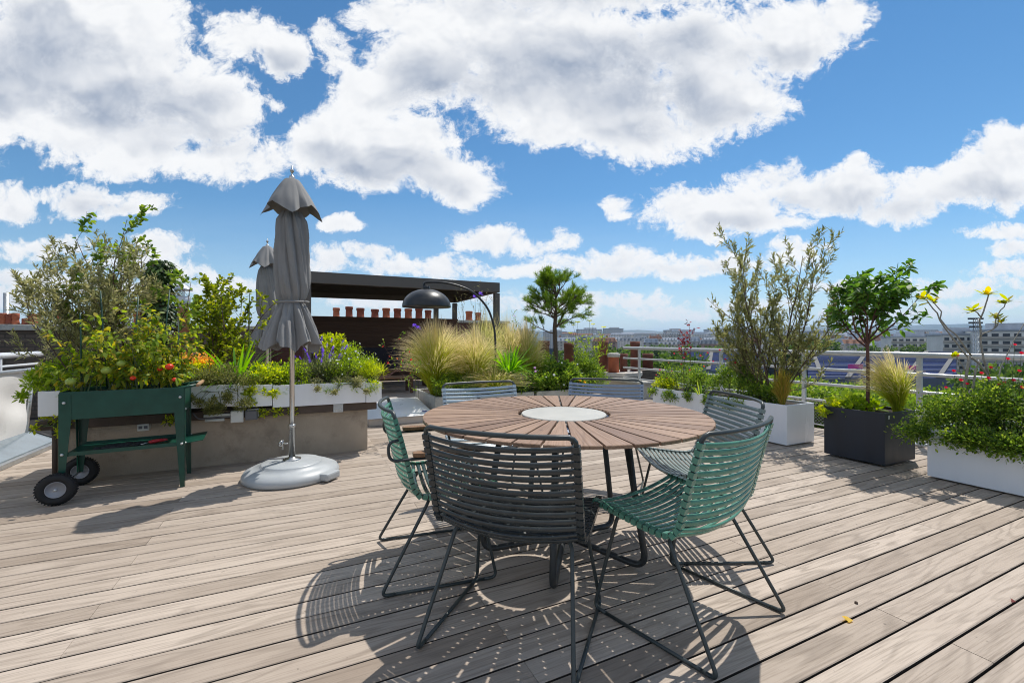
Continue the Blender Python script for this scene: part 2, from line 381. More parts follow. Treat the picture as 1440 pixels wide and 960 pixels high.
M['tomato_red'] = plain('tomato_red', (.62, .035, .010), 0.22, var=.15)
M['tomato_green'] = plain('tomato_green', (.26, .33, .05), 0.25, var=.15)
# ------------------------------------------------------------------ camera, sky, sun
cam = bpy.data.cameras.new('camera'); co = bpy.data.objects.new('camera', cam); COL.objects.link(co)
co.location = (0, 0, HC); co.rotation_euler = (R(90), 0, -CA)
cam.sensor_width = 36; cam.lens = FPX/1440*36; cam.shift_y = -2.0/1440
cam.clip_start = 0.05; cam.clip_end = 40000
scene.camera = co
scene.view_settings.view_transform = 'Standard'; scene.view_settings.look = 'None'
scene.view_settings.exposure = 0.10; scene.view_settings.gamma = 1; scene.view_settings.use_curve_mapping = False

SUN_AZ, SUN_EL = R(36.0), R(63.3)      # right of the view direction, above the horizon
sv = cw(math.sin(SUN_AZ)*math.cos(SUN_EL), math.cos(SUN_AZ)*math.cos(SUN_EL), math.sin(SUN_EL))
sun = bpy.data.lights.new('sun', 'SUN'); sun.energy = 4.15; sun.angle = R(0.53); sun.color = (1.0, 0.955, 0.88)
so = bpy.data.objects.new('sun', sun); COL.objects.link(so); so.location = (0, 0, 30)
so.rotation_euler = sv.to_track_quat('Z', 'Y').to_euler()

world = bpy.data.worlds.new('World'); scene.world = world; world.use_nodes = True
nt = world.node_tree; nt.nodes.clear()
outw = N(nt, 'ShaderNodeOutputWorld')
sky = N(nt, 'ShaderNodeTexSky', sky_type='NISHITA'); sky.sun_disc = False
sky.sun_elevation = SUN_EL; sky.sun_rotation = math.atan2(sv.x, sv.y)
sky.altitude = 60; sky.air_density = 1.0; sky.dust_density = 0.0; sky.ozone_density = 4.5
bg1 = N(nt, 'ShaderNodeBackground'); bg1.inputs[1].default_value = 0.110
hsv = N(nt, 'ShaderNodeHueSaturation', i_Saturation=1.16, i_Hue=0.493, i_Value=1.02)
nt.links.new(sky.outputs[0], hsv.inputs['Color']); nt.links.new(hsv.outputs[0], bg1.inputs[0])
tc = N(nt, 'ShaderNodeTexCoord')
vr = N(nt, 'ShaderNodeVectorRotate', rotation_type='Z_AXIS'); vr.inputs['Angle'].default_value = CA
nt.links.new(tc.outputs['Generated'], vr.inputs['Vector'])
sp = N(nt, 'ShaderNodeSeparateXYZ'); nt.links.new(vr.outputs[0], sp.inputs[0])
yy = mth(nt, 'MAXIMUM', mth(nt, 'ABSOLUTE', sp.outputs[1]), 0.06)
gx = mth(nt, 'MULTIPLY', mth(nt, 'DIVIDE', sp.outputs[0], yy), 6.22)
gz = mth(nt, 'MULTIPLY', mth(nt, 'DIVIDE', sp.outputs[2], yy), 6.22)
P0 = N(nt, 'ShaderNodeCombineXYZ'); nt.links.new(gx, P0.inputs[0]); nt.links.new(gz, P0.inputs[1])
# clouds billow: bearing/height of every lookup is pushed about by noise at three sizes
def warp(vec, scale, amp, detail, seed, stretch=1.0):
    mp = N(nt, 'ShaderNodeMapping'); mp.inputs['Location'].default_value = (seed, seed*1.7, seed*.3); mp.inputs['Scale'].default_value = (scale, scale*stretch, scale)
    nt.links.new(vec, mp.inputs[0])
    n = N(nt, 'ShaderNodeTexNoise', i_Scale=1.0, i_Detail=detail, i_Roughness=0.58); nt.links.new(mp.outputs[0], n.inputs['Vector'])
    s = N(nt, 'ShaderNodeVectorMath', operation='SUBTRACT'); nt.links.new(n.outputs['Color'], s.inputs[0]); s.inputs[1].default_value = (.5, .5, .5)
    m = N(nt, 'ShaderNodeVectorMath', operation='MULTIPLY_ADD'); nt.links.new(s.outputs[0], m.inputs[0]); m.inputs[1].default_value = (amp, amp*.8, 0); nt.links.new(vec, m.inputs[2])
    return m.outputs[0]
P1 = warp(P0.outputs[0], .75, .55, 2.0, 3.1)
P2 = warp(P1, 2.6, .22, 3.0, 8.7, 1.2)
BLOBS = [ # x, y, rx, ry in hundredths of the photo's angular scale, height above the horizon upwards
 (60,60,215,120),(0,130,150,85),(180,110,150,80),(110,10,170,80),(250,160,120,65),(315,218,95,38),(150,180,140,60),(200,215,100,38),(-120,60,220,170),(345,232,60,24),
 (350,55,66,40),(400,75,46,42),(312,38,32,22),(395,108,22,16),(478,80,26,36),(462,48,22,22),(325,145,24,12),(352,150,12,10),(383,152,12,9),
 (640,35,120,70),(560,110,60,70),(540,20,45,30),(600,95,95,70),(705,60,130,80),(810,90,160,105),(870,150,135,75),(720,130,110,62),(905,198,70,38),(1000,60,120,66),(1110,50,105,55),(1185,22,45,34),(1015,140,115,56),(950,180,80,36),(520,130,60,50),(755,190,70,24),(840,-40,300,80),(640,-60,160,60),
 (455,205,60,42),(535,220,110,52),(620,240,72,40),(655,265,40,30),(500,170,55,34),(590,200,80,34),
 (20,282,40,25),(120,283,48,21),(205,288,44,17),(150,292,60,15),(70,275,20,10),
 (60,345,70,16),(240,352,48,22),(200,370,70,20),(30,385,90,15),(20,412,90,20),(250,385,50,18),(120,400,120,14),
 (955,292,66,34),(1040,292,105,40),(1130,272,90,36),(1205,268,90,36),(1085,252,60,24),(1300,262,90,30),(1390,252,90,46),(1440,215,80,44),(990,322,60,18),(1195,235,26,16),(1285,240,26,12),(1405,326,50,13),(1435,352,45,15),(1100,312,50,14),(1260,290,70,20),
 (690,340,52,19),(755,350,44,15),(795,340,24,18),(800,372,62,20),(860,370,72,22),(940,374,92,21),(1010,376,66,14),(740,382,46,12),(1130,360,40,22),(1170,350,20,9),
 (478,316,25,10),(570,372,90,17),(630,375,50,20),(520,358,40,14),(460,372,44,24),(858,290,15,14),(870,302,12,6),
 (870,424,80,15),(940,440,110,12),(760,432,90,14),(1040,430,80,10),(1210,405,70,10),(1350,405,110,13),(1420,384,70,15),(1400,430,130,10),(1230,440,120,8),(480,420,120,14),(330,400,90,14),(640,418,70,10),
 (-250,330,160,40),(1700,300,200,60),(1650,120,180,80),(-400,120,200,120),(300,-220,320,90),(1150,-330,260,110),(-300,-300,300,140),(700,-620,380,160),(1900,-200,260,160),(0,-760,420,240),(1500,-820,480,260),(700,-1300,700,320),(-700,-500,380,240),(2500,-700,500,400),(-1200,-1200,700,500),(1900,-1800,900,600),(-1300,150,400,200),(2900,100,500,240),  # clouds out of view; the big overhead ones are added to lift the shadows
]
def blobfield(vec, blobs, k=.25):
    acc = None
    for x, y, rx, ry in blobs:
        if min(rx, ry) < 16 and y < 340: rx, ry = rx*1.1, ry*1.1
        cx, cy, ax, ay = (x-720)/100, (478-y)/100, rx/100, ry/100
        m = N(nt, 'ShaderNodeVectorMath', operation='MULTIPLY_ADD'); nt.links.new(vec, m.inputs[0])
        m.inputs[1].default_value = (1/ax, 1/ay, 0); m.inputs[2].default_value = (-cx/ax, -cy/ay, 0)
        d = N(nt, 'ShaderNodeVectorMath', operation='DOT_PRODUCT'); nt.links.new(m.outputs[0], d.inputs[0]); nt.links.new(m.outputs[0], d.inputs[1])
        v = mth(nt, 'MULTIPLY', mth(nt, 'SUBTRACT', 1.0, d.outputs['Value']), min(1.0, .34+.66*min(ax, ay)/.5))
        acc = v if acc is None else mth(nt, 'SMOOTH_MAX', acc, v, k)
    return acc
dens = blobfield(P2, BLOBS, .22)
def fbm(vec, scale, detail, rough, seed, stretch=1.0):
    mp = N(nt, 'ShaderNodeMapping'); mp.inputs['Location'].default_value = (seed, -seed, seed*.6); mp.inputs['Scale'].default_value = (scale, scale*stretch, scale)
    nt.links.new(vec, mp.inputs[0])
    n = N(nt, 'ShaderNodeTexNoise', i_Scale=1.0, i_Detail=detail, i_Roughness=rough); nt.links.new(mp.outputs[0], n.inputs['Vector'])
    return n.outputs[0]
f1 = fbm(P1, 1.25, 9.0, .62, 21.0, 1.15); f2 = fbm(P1, .8, 3.0, .5, 5.0, 1.5); f3 = fbm(P2, 5.5, 8.0, .68, 2.0, 1.1)
D = mth(nt, 'ADD', mth(nt, 'MULTIPLY', dens, .8), mth(nt, 'MULTIPLY', mth(nt, 'SUBTRACT', f1, .5), 2.0))
Ds = D
edge = ramp(nt, Ds, [(.15, 1), (.75, .12)]).outputs[0]
D = mth(nt, 'ADD', D, mth(nt, 'MULTIPLY', mth(nt, 'MULTIPLY', mth(nt, 'SUBTRACT', f3, .5), 1.8), edge))
mask = ramp(nt, mth(nt, 'MULTIPLY_ADD', D, .5, .5), [(.44, 0), (.51, .22), (.59, .70), (.68, .96), (.76, 1)]).outputs[0]
GREY = [(880,110,150,70),(760,100,90,55),(640,125,90,60),(960,60,60,35),(900,180,60,26),(40,90,130,55),(190,145,120,40),(250,195,90,26),(60,30,60,30),(-80,100,120,80),(545,238,95,28),(630,262,46,22),(470,215,40,20),(1190,285,100,20),(1250,292,60,16),(1390,272,70,24),(1050,312,70,16),(1085,85,90,26),(1020,160,80,22),(400,90,60,20),(130,295,70,10),(25,295,30,12),(860,384,60,10),(940,384,60,9),(570,384,70,9),(800,-40,200,60)]
gd = blobfield(P1, [(x, y, a*1.35, b*1.3) for x, y, a, b in GREY], .35)
g = mth(nt, 'ADD', mth(nt, 'MULTIPLY', gd, .75), mth(nt, 'MULTIPLY', mth(nt, 'SUBTRACT', f2, .5), .55))
# thick parts are grey underneath, sunlit shoulders stay white: the noise seen a little way towards the sun
def toward(vec, dx, dz):
    v = N(nt, 'ShaderNodeVectorMath', operation='ADD'); nt.links.new(vec, v.inputs[0]); v.inputs[1].default_value = (dx, dz, 0); return v.outputs[0]
e1 = mth(nt, 'SUBTRACT', fbm(toward(P1, .06, .20), 1.25, 3.5, .55, 21.0, 1.15), fbm(P1, 1.25, 3.5, .55, 21.0, 1.15))
e3 = mth(nt, 'SUBTRACT', fbm(toward(P2, .02, .05), 5.5, 3.0, .5, 2.0, 1.1), fbm(P2, 5.5, 3.0, .5, 2.0, 1.1))
thick = ramp(nt, Ds, [(.05, 0), (.85, 1)], 'EASE').outputs[0]
gfac = mth(nt, 'MULTIPLY', ramp(nt, mth(nt, 'ADD', g, mth(nt, 'MULTIPLY', e1, .9)), [(-.15, 0), (.35, .40), (.8, .88), (1.1, 1)], 'B_SPLINE').outputs[0], thick)
relief = ramp(nt, mth(nt, 'ADD', mth(nt, 'ADD', mth(nt, 'MULTIPLY', e1, 1.1), mth(nt, 'MULTIPLY', e3, .22)), .5), [(.42, 0), (.80, .75)]).outputs[0]
gfac = mth(nt, 'ADD', mth(nt, 'MULTIPLY', gfac, 1.0), mth(nt, 'MULTIPLY', relief, ramp(nt, Ds, [(.10, .0), (.6, .42)]).outputs[0]))
low = ramp(nt, mth(nt, 'MULTIPLY', gz, .2), [(.0, 1), (.22, 0)]).outputs[0]
ccol = mixc(nt, gfac, (.93, .935, .94), (.34, .40, .51))
ccol = mixc(nt, mth(nt, 'MULTIPLY', low, .5), ccol, (.68, .75, .82))
# thin veil of far cloud over the horizon
veil = ramp(nt, mth(nt, 'MULTIPLY', gz, .25), [(.0, 1), (.045, .85), (.20, .26), (.5, 0)]).outputs[0]
fv = fbm(P0.outputs[0], .9, 7.0, .6, 33.0, 5.0)
veil = mth(nt, 'MULTIPLY', veil, ramp(nt, fv, [(.34, .70), (.62, 1)]).outputs[0])
bg2 = N(nt, 'ShaderNodeBackground'); nt.links.new(ccol, bg2.inputs[0]); bg2.inputs[1].default_value = 1.0
bg3 = N(nt, 'ShaderNodeBackground'); bg3.inputs[0].default_value = (.60, .73, .84, 1); bg3.inputs[1].default_value = 1.0
mv = N(nt, 'ShaderNodeMixShader'); nt.links.new(veil, mv.inputs[0]); nt.links.new(bg1.outputs[0], mv.inputs[1]); nt.links.new(bg3.outputs[0], mv.inputs[2])
mx = N(nt, 'ShaderNodeMixShader'); nt.links.new(mask, mx.inputs[0]); nt.links.new(mv.outputs[0], mx.inputs[1]); nt.links.new(bg2.outputs[0], mx.inputs[2])
nt.links.new(mx.outputs[0], outw.inputs[0])
# ------------------------------------------------------------------ the terrace
PITCH, V0 = 0.1208, 2.122
def make_deck():
    mb = MB(); gap, t = 0.0085, 0.030
    for k in range(-22, 92):
        v = V0 + k*PITCH; y0, y1 = v+gap/2, v+PITCH-gap/2
        if y0 > 12.6: break
        j0 = -0.78 if k % 2 == 0 else 0.71
        cuts = [-2.62 if y0 > 2.9 else -7.0] + [j0+2.98*i + (0.0 if abs(j0+2.98*i) < 3.2 else random.uniform(-.25, .25)) for i in range(-3, 4)] + [6.02]
        cuts = sorted(c for c in cuts if cuts[0] <= c <= 6.02)
        for a, b in zip(cuts[:-1], cuts[1:]):
            if b-a < .05: continue
            x0, x1 = a+.0009, b-.0009; c = 0.0028; dz = random.uniform(-.0012, .0004)
            V = [(x0, y0, -t), (x1, y0, -t), (x1, y1, -t), (x0, y1, -t), (x0, y0, dz-c), (x1, y0, dz-c), (x1, y1, dz-c), (x0, y1, dz-c),
                 (x0, y0+c, dz), (x1, y0+c, dz), (x1, y1-c, dz), (x0, y1-c, dz)]
            mb.add(V, [(0, 1, 5, 4), (1, 2, 6, 5), (2, 3, 7, 6), (3, 0, 4, 7), (4, 5, 9, 8), (6, 7, 11, 10), (5, 6, 10, 9), (7, 4, 8, 11), (8, 9, 10, 11)])
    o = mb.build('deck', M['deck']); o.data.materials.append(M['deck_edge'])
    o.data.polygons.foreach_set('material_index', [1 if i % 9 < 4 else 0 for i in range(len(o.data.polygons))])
    return tag(o, kind='structure')
make_deck()
m = MB(); m.cbox((-7.4, -3, -25), (6.25, 13.2, -.06)); tag(m.build('terrace_slab', M['void']), kind='structure')

# planter wall: rendered masonry with an overhanging dark capping
t = thing('planter_wall', 'low beige rendered wall carrying the white planters on the left', 'wall', (0, 0, 0))
m = MB(); m.cbox((-1.79, 4.78, -.02), (.62, 5.34, .425)); m.build('masonry', M['concrete'], t, .012)
m = MB(); m.cbox((-1.87, 4.70, .425), (.70, 5.40, .500)); m.build('capping', M['capping'], t, .01)
# white planters on it
def trough(name, label, lo, hi, mat, th=.018, group=None, soil=.03, cat='planter', bev=.004):
    x0, y0, z0 = lo; x1, y1, z1 = hi
    t = thing(name, label, cat, ((x0+x1)/2, (y0+y1)/2, z0), 0, group)
    a, b, h = (x1-x0)/2, (y1-y0)/2, z1-z0
    m = MB()
    o = [(-a, -b), (a, -b), (a, b), (-a, b)]; q = [(-a+th, -b+th), (a-th, -b+th), (a-th, b-th), (-a+th, b-th)]
    V = [(x, y, 0) for x, y in o]+[(x, y, h) for x, y in o]+[(x, y, h) for x, y in q]+[(x, y, .02) for x, y in q]
    F = [(3, 2, 1, 0)]
    for i in range(4):
        j = (i+1) % 4
        F += [(i, j, 4+j, 4+i), (4+i, 4+j, 8+j, 8+i), (8+i, 8+j, 12+j, 12+i)]
    F.append((12, 13, 14, 15)); m.add(V, F); m.build('box', mat, t, bev)
    # uneven soil
    n = 14; V = []; Fq = []
    for i in range(n+1):
        for j in range(5):
            V.append((-a+th+.001+(2*a-2*th-.002)*i/n, -b+th+.001+(2*b-2*th-.002)*j/4, h-soil+random.uniform(-.012, .012)))
    for i in range(n):
        for j in range(4): Fq.append((i*5+j, (i+1)*5+j, (i+1)*5+j+1, i*5+j+1))
    MB().add(V, Fq, True).build('soil', M['soil'], t)
    return t
xs = [(-1.84, -.52, .540, .735), (-.515, -.245, .525, .722), (-.24, .585, .506, .712), (.59, .742, .503, .698)]
lb = ['long white planter on the left end of the beige wall, behind the green cart', 'short white planter between the two long ones on the beige wall',
      'long white planter of lavender and daisies behind the parasol pole', 'small white end planter at the right corner of the beige wall']
for (a, b, z0, z1), l in zip(xs, lb):
    trough('wall_planter', l, (a, 4.66, z0), (b, 5.14, z1), M['white_box'], group='white planters on the wall')
# fittings under the planters
def plate(x, name='mounting_bracket', lab='', z=.47):
    t = thing(name, lab, 'bracket', (x, 4.692, z), 0, 'metal brackets under the planters')
    m = MB(); m.cbox((-.045, -.004, -.05), (.045, .004, .035)); m.cbox((-.045, -.03, .028), (.045, -.004, .034)); m.build('plate', M['galv'], t, .002)
    for i in (-.022, .022):
        MB().lathe([(.009, 0), (.009, .006), (.004, .009)], n=10, M=Matrix.Rotation(R(90), 3, 'X')).build('bolt', M['bolt'], t, loc=(i, -.004, -.02))
plate(-.93, lab='small metal bracket beside the white junction box on the wall')
plate(-.40, lab='small metal bracket right of the dark socket box on the wall')
plate(.33, lab='small metal bracket under the right end of the long planter')
x = WV(334, 4.69).x
t = thing('junction_box', 'square white junction box under the planters', 'junction box', (x, 4.70, .445))
m = MB(); m.cbox((-.05, -.05, -.052), (.05, .0, .052)); m.build('body', M['plastic_white'], t, .006)
m = MB(); m.cbox((-.045, -.056, -.047), (.045, -.0505, .047)); m.build('lid', M['plastic_white'], t, .003)
x = WV(354, 4.69).x
t = thing('socket_box', 'dark grey weatherproof socket box beside the white junction box', 'socket', (x, 4.70, .452))
m = MB(); m.cbox((-.05, -.05, -.045), (.05, .0, .045)); m.build('body', M['plastic_grey'], t, .006)
m = MB(); m.cbox((-.042, -.060, -.036), (.042, -.0505, .038)); m.build('cover', M['plastic_grey'], t, .004)
x = WV(202, 4.74).x
t = thing('cable_box', 'tiny white cable box on the wall above the cart shelf', 'cable box', (x, 4.745, .395))
m = MB(); m.cbox((-.04, -.02, -.03), (.04, .033, .03)); m.build('body', M['plastic_white'], t, .005)
for k in (-.018, .018): m = MB(); m.cbox((-.012, -.024, -.012), (.012, -.0205, .012)); m.build('socket', M['plastic_grey'], t, loc=(k, 0, 0))
m = MB(); a = WV(287, 4.69).x; b = WV(327, 4.69).x
m.tube([(a, 4.675, .465), (b, 4.675, .465)], .013); o = m.build('conduit', M['plastic_white']); tag(o, 'upper white conduit running to the junction box', 'conduit', 'conduits on the wall')
m = MB(); m.tube([(a+.01, 4.675, .425), (b-.06, 4.675, .425)], .013); o = m.build('conduit', M['plastic_white']); tag(o, 'lower and shorter white conduit beside the junction box', 'conduit', 'conduits on the wall')
m = MB(); m.tube(fillet([(a-.08, 4.68, .50), (a-.04, 4.67, .44), (a+.1, 4.66, .452), (b, 4.66, .447)], .05), .006)
tag(m.build('cable', M['plastic_grey']), 'black cable drooping along the conduits on the wall', 'cable')

# ---- right-hand planters and the railing
trough('trough_planter', 'long low white planter below the olive bush, left of the dark cube', (4.66, 2.99, 0.012), (5.14, 4.98, .44), M['white_gloss'], group='white floor planters', bev=.006)
trough('trough_planter', 'long white planter cut off by the right edge of the picture', (4.68, -.6, 0.012), (5.22, 1.83, .41), M['white_gloss'], group='white floor planters', bev=.006)
t = trough('cube_planter', 'dark anthracite cube planter with a citrus tree', (4.66, 2.115, 0.02), (5.19, 2.62, .485), M['anthracite'], bev=.006)
m = MB(); m.box((-.20, -.2545, .425), (.018, .003, .03)); m.build('tag', M['plastic_white'], t)

RX = 6.0
t = thing('guard_rail', 'pale grey metal railing with mesh along the right edge of the terrace', 'railing', (RX, 0, 0))
posts = [-.1, 1.2, 2.41, 3.62, 4.9, 6.78]
zr = [(.972, .030), (.763, .019), (.572, .019), (.362, .017)]
for z, r in zr:
    m = MB(); m.tube([(0, -1.5, z), (0, 7.25, z)], r, 12); m.build('rail', M['rail'], t)
for v in posts:
    m = MB(); m.box((0, v, .47), (.034, .046, 1.0)); m.build('post', M['rail'], t, .004)
    m = MB(); m.box((0, v, .012), (.11, .11, .022)); m.build('foot_plate', M['rail'], t, .003)
m = MB(); z0, z1 = .05, .345; s = .042; y = -1.4; w = .0016
n = int((6.6+1.4)/s)
for i in range(-8, n):
    ya = -1.4+i*s
    for sg in (1, -1):
        a = Vector((.012*0+.003*sg, ya if sg > 0 else ya+(z1-z0), z0)); b = Vector((.003*sg, ya+(z1-z0) if sg > 0 else ya, z1))
        if min(a.y, b.y) < -1.4 or max(a.y, b.y) > 6.55: continue
        m.tube([a, b], w, 3, False)
m.build('mesh_panel', M['galv'], t)
m = MB(); m.tube([(0, -1.4, .05), (0, 6.55, .05)], .008, 6); m.build('bottom_rail', M['rail'], t)
t = thing('parapet', 'beige parapet under the far end of the railing', 'wall', (0, 0, 0))
m = MB(); m.cbox((5.86, 6.62, -.02), (6.2, 9.2, .285)); m.build('wall', M['parapet'], t, .01)
m = MB(); m.cbox((5.82, 6.58, .285), (6.24, 9.22, .325)); m.build('capping', M['stone'], t, .006)

# ---- tarp, railing and sloping glass on the left edge
t = thing('tarp_screen', 'white tarpaulin screen stretched at the left edge of the deck', 'tarp', (-2.62, 5.5, 0))
V = []; F = []; nu, nv = 40, 16
for i in range(nu+1):
    for j in range(nv+1):
        y = -2.6+3.64*i/nu; z = .165+.64*j/nv
        if i == nu: pass
        w = .022*math.sin(3.1*y+2.2*z)+.012*math.sin(9*y-6*z+1)+.012*math.sin(15*z+4*y)
        V.append((w*(.3+.7*math.sin(PI*j/nv)), y-.12*(1-j/nv)*(i/nu), z-.025*math.sin(PI*i/nu)*j/nv))
for i in range(nu):
    for j in range(nv): a = i*(nv+1)+j; F.append((a, a+nv+1, a+nv+2, a+1))
MB().add(V, F, True).build('sheet', M['tarp'], t)
m = MB(); m.tube([(0, -2.6, .815), (0, 1.06, .815)], .022, 10); m.tube([(0, 1.06, .82), (0, .90, .12)], .018, 8); m.build('frame', M['galv'], t)
m = MB(); m.tube(fillet([(.03, -1.62, .80), (.04, -1.56, .66), (.04, -1.50, .56), (.04, -1.40, .585)], .05), .006); m.build('cord', M['dark_frame'], t)
t = thing('side_railing', 'white two-bar railing above the tarpaulin at far left', 'railing', (-2.75, 5.5, 0))
for z, r in ((.975, .030), (.862, .014)):
    m = MB(); m.tube([(0, -2.6, z), (0, 1.55, z)], r, 12); m.build('rail', M['white_gloss'], t)
for y in (-2.2, -.3, .75): m = MB(); m.box((0, y, .48), (.03, .03, .98)); m.build('post', M['white_gloss'], t)
t = thing('roof_glazing', 'sloping frosted glass strip below the white tarpaulin', 'glazing', (-2.5, 5.2, 0))
m = MB(); m.add([(.10, -2.2, .055), (.10, 1.3, .055), (-.12, 1.3, .165), (-.12, -2.2, .165), (.10, -2.2, .045), (.10, 1.3, .045), (-.12, 1.3, .155), (-.12, -2.2, .155)], [(0, 1, 2, 3), (7, 6, 5, 4), (0, 4, 5, 1), (1, 5, 6, 2), (2, 6, 7, 3), (3, 7, 4, 0)]); m.build('pane', M['glass'], t)
m = MB(); m.cbox((.085, -2.2, .002), (.15, 1.3, .044)); m.build('sill', M['galv'], t, .004)
for y in (-2.2, -1.06, .1, 1.28):
    m = MB(); m.tube([(.10, y, .06), (-.12, y, .172)], .012, 6); m.build('glazing_bar', M['dark_frame'], t)
t = thing('drain_pipe', 'dark brown pipe end standing left of the green cart', 'pipe', (WV(77, 4.73).x, 4.73, 0))
m = MB(); m.tube([(0, 0, 0), (0, 0, .42)], .016, 10); m.build('pipe', M['capping'], t)
m = MB(); m.tube([(0, 0, .39), (0, 0, .424)], .020, 10); m.build('collar', M['dark_frame'], t)
# ------------------------------------------------------------------ round table
TC = cw(.28, 2.40)
TR, TH = .75, .740
t = thing('round_table', 'large round slatted wooden table with a white centre disc', 'table', TC)
m = MB(); r0, gap, th = .248, .0110, .015
off = math.atan2(-math.cos(CA), -math.sin(CA)) # towards the camera
for k in range(40):
    a0 = off + R(5.0+9*k); a1 = a0+R(9); n = 5
    P = []
    for rr, rev in ((TR, False), (r0, True)):
        q = []
        for i in range(n+1):
            f = i/n; h = gap/2/rr
            a = a0+h+(a1-a0-2*h)*f; q.append((rr*math.cos(a), rr*math.sin(a)))
        P += q[::-1] if rev else q
    am = (a0+a1)/2; rot = Matrix.Rotation(am, 2)
    c = .0025; cx = sum(p[0] for p in P)/len(P); cy = sum(p[1] for p in P)/len(P)
    dzk = random.uniform(-.0006, .0006)
    top = [(x+(cx-x)*c/max(.02, math.hypot(cx-x, cy-y)), y+(cy-y)*c/max(.02, math.hypot(cx-x, cy-y))) for x, y in P]
    L = len(P)
    # the slat is stored along its own length so that the grain follows it
    V = [(x, y, TH-th) for x, y in P]+[(x, y, TH-c+dzk) for x, y in P]+[(x, y, TH+dzk) for x, y in top]
    F = [tuple(range(L-1, -1, -1)), tuple(range(2*L, 3*L))]+[(i, (i+1) % L, L+(i+1) % L, L+i) for i in range(L)]+[(L+i, L+(i+1) % L, 2*L+(i+1) % L, 2*L+i) for i in range(L)]
    m.add(V, F)
# radial grain: a copy of the timber with polar coordinates
mt = woodmat('table_slat_wood', (.205, .120, .078), (.385, .248, .165), (.105, .058, .038), rough=0.42, sx=0.8, sy=11.0, grain=1.0, spread=1.25)
ntm = mt.node_tree; tcn = [n for n in ntm.nodes if n.type == 'TEX_COORD'][0]
va = [l.to_node for l in ntm.links if l.from_node == tcn][0]
sp_ = N(ntm, 'ShaderNodeSeparateXYZ'); ntm.links.new(tcn.outputs['Object'], sp_.inputs[0])
rad = mth(ntm, 'SQRT', mth(ntm, 'ADD', mth(ntm, 'MULTIPLY', sp_.outputs[0], sp_.outputs[0]), mth(ntm, 'MULTIPLY', sp_.outputs[1], sp_.outputs[1])))
ang = mth(ntm, 'MULTIPLY', mth(ntm, 'ARCTAN2', sp_.outputs[1], sp_.outputs[0]), .55)
cb_ = N(ntm, 'ShaderNodeCombineXYZ'); ntm.links.new(rad, cb_.inputs[0]); ntm.links.new(ang, cb_.inputs[1]); ntm.links.new(sp_.outputs[2], cb_.inputs[2])
ntm.links.new(cb_.outputs[0], va.inputs[0])
m.build('tabletop', mt, t)
m = MB(); m.lathe([(0, TH-.016), (.224, TH-.016), (.228, TH-.012), (.228, TH-.004), (.225, TH-.001), (0, TH-.001)], n=96, smooth=False); m.build('centre_disc', M['table_plate'], t)
m = MB()
for ra, rb in ((.262, .285), (.43, .445), (.61, .628)):
    m.lathe([(ra, TH-.0175), (rb, TH-.0175), (rb, TH-.024), (ra, TH-.024), (ra, TH-.0175)], n=80, smooth=False)
for k in range(20):
    a = off+R(9.5+18*k); m.box((.445*math.cos(a), .445*math.sin(a), TH-.0285), (.37, .02, .008), rz=a)
m.build('under_frame', M['table_metal'], t)
for k, ad in enumerate((-31, -103, 185, 113, 41)):
    a = R(ad)-CA
    d = Vector((math.cos(a), math.sin(a), 0))
    m = MB()
    pts = fillet([d*.33+Vector((0, 0, TH-.032)), d*.445+Vector((0, 0, .012)), d*.02+Vector((0, 0, .075))], .085, 8)
    m.tube(pts, .0165, 10); m.build('leg', M['table_metal'], t)
m = MB(); m.lathe([(0, .05), (.05, .05), (.05, .10), (0, .10)], n=24); m.build('hub', M['table_metal'], t)

# ------------------------------------------------------------------ chairs
PATH = [(.268, .455), (.21, .449), (.12, .436), (.02, .424), (-.055, .420), (-.098, .430), (-.122, .462), (-.136, .52), (-.155, .60), (-.178, .69), (-.205, .785)]
def path_eval(s):
    P = [Vector((0, y, z)) for y, z in PATH]; L = [(P[i+1]-P[i]).length for i in range(len(P)-1)]
    for i, l in enumerate(L):
        if s <= l or i == len(L)-1:
            f = s/l; p = P[i].lerp(P[i+1], f)
            a = P[max(i-1, 0)]; c = P[min(i+2, len(P)-1)]
            tg = ((P[i+1]-P[i]).normalized()*1.0 + ((c-a).normalized())*.8).normalized()
            return p, tg
        s -= l
PLEN = sum((Vector((0, *PATH[i+1]))-Vector((0, *PATH[i]))).length for i in range(len(PATH)-1))
HW = .285
def slat(mb, s, bow, w=.0195, th=.0105, k=0):
    p, tg = path_eval(s)
    nn = Vector((1, 0, 0)).cross(tg).normalized()       # up for the seat, forwards for the back
    if nn.z < 0 and abs(tg.z) < .5: nn = -nn
    if abs(tg.z) >= .5 and nn.y < 0: nn = -nn
    sec = [(-.5, -.22), (-.30, -.5), (.30, -.5), (.5, -.22), (.5, .22), (.30, .5), (-.30, .5), (-.5, .22)]
    n = 12; V = []
    for i in range(n+1):
        x = -HW+2*HW*i/n; q = (x/HW); o = -bow*(1-q*q)
        c = p + Vector((x, 0, 0)) + nn*o
        sl = 2*bow*q/HW
        for a, b in sec: V.append(c + tg*(a*w) + nn*(b*th) )
    F = [(i*8+j, i*8+(j+1) % 8, (i+1)*8+(j+1) % 8, (i+1)*8+j) for i in range(n) for j in range(8)]
    mb.add(V, F, True)
    B = Matrix((Vector((1, 0, 0)), tg, nn)).transposed()
    for sg in (-1, 1):
        mb.box(p+Vector((sg*HW, 0, 0))-nn*.001, (.026, .0215, .021), M=B)
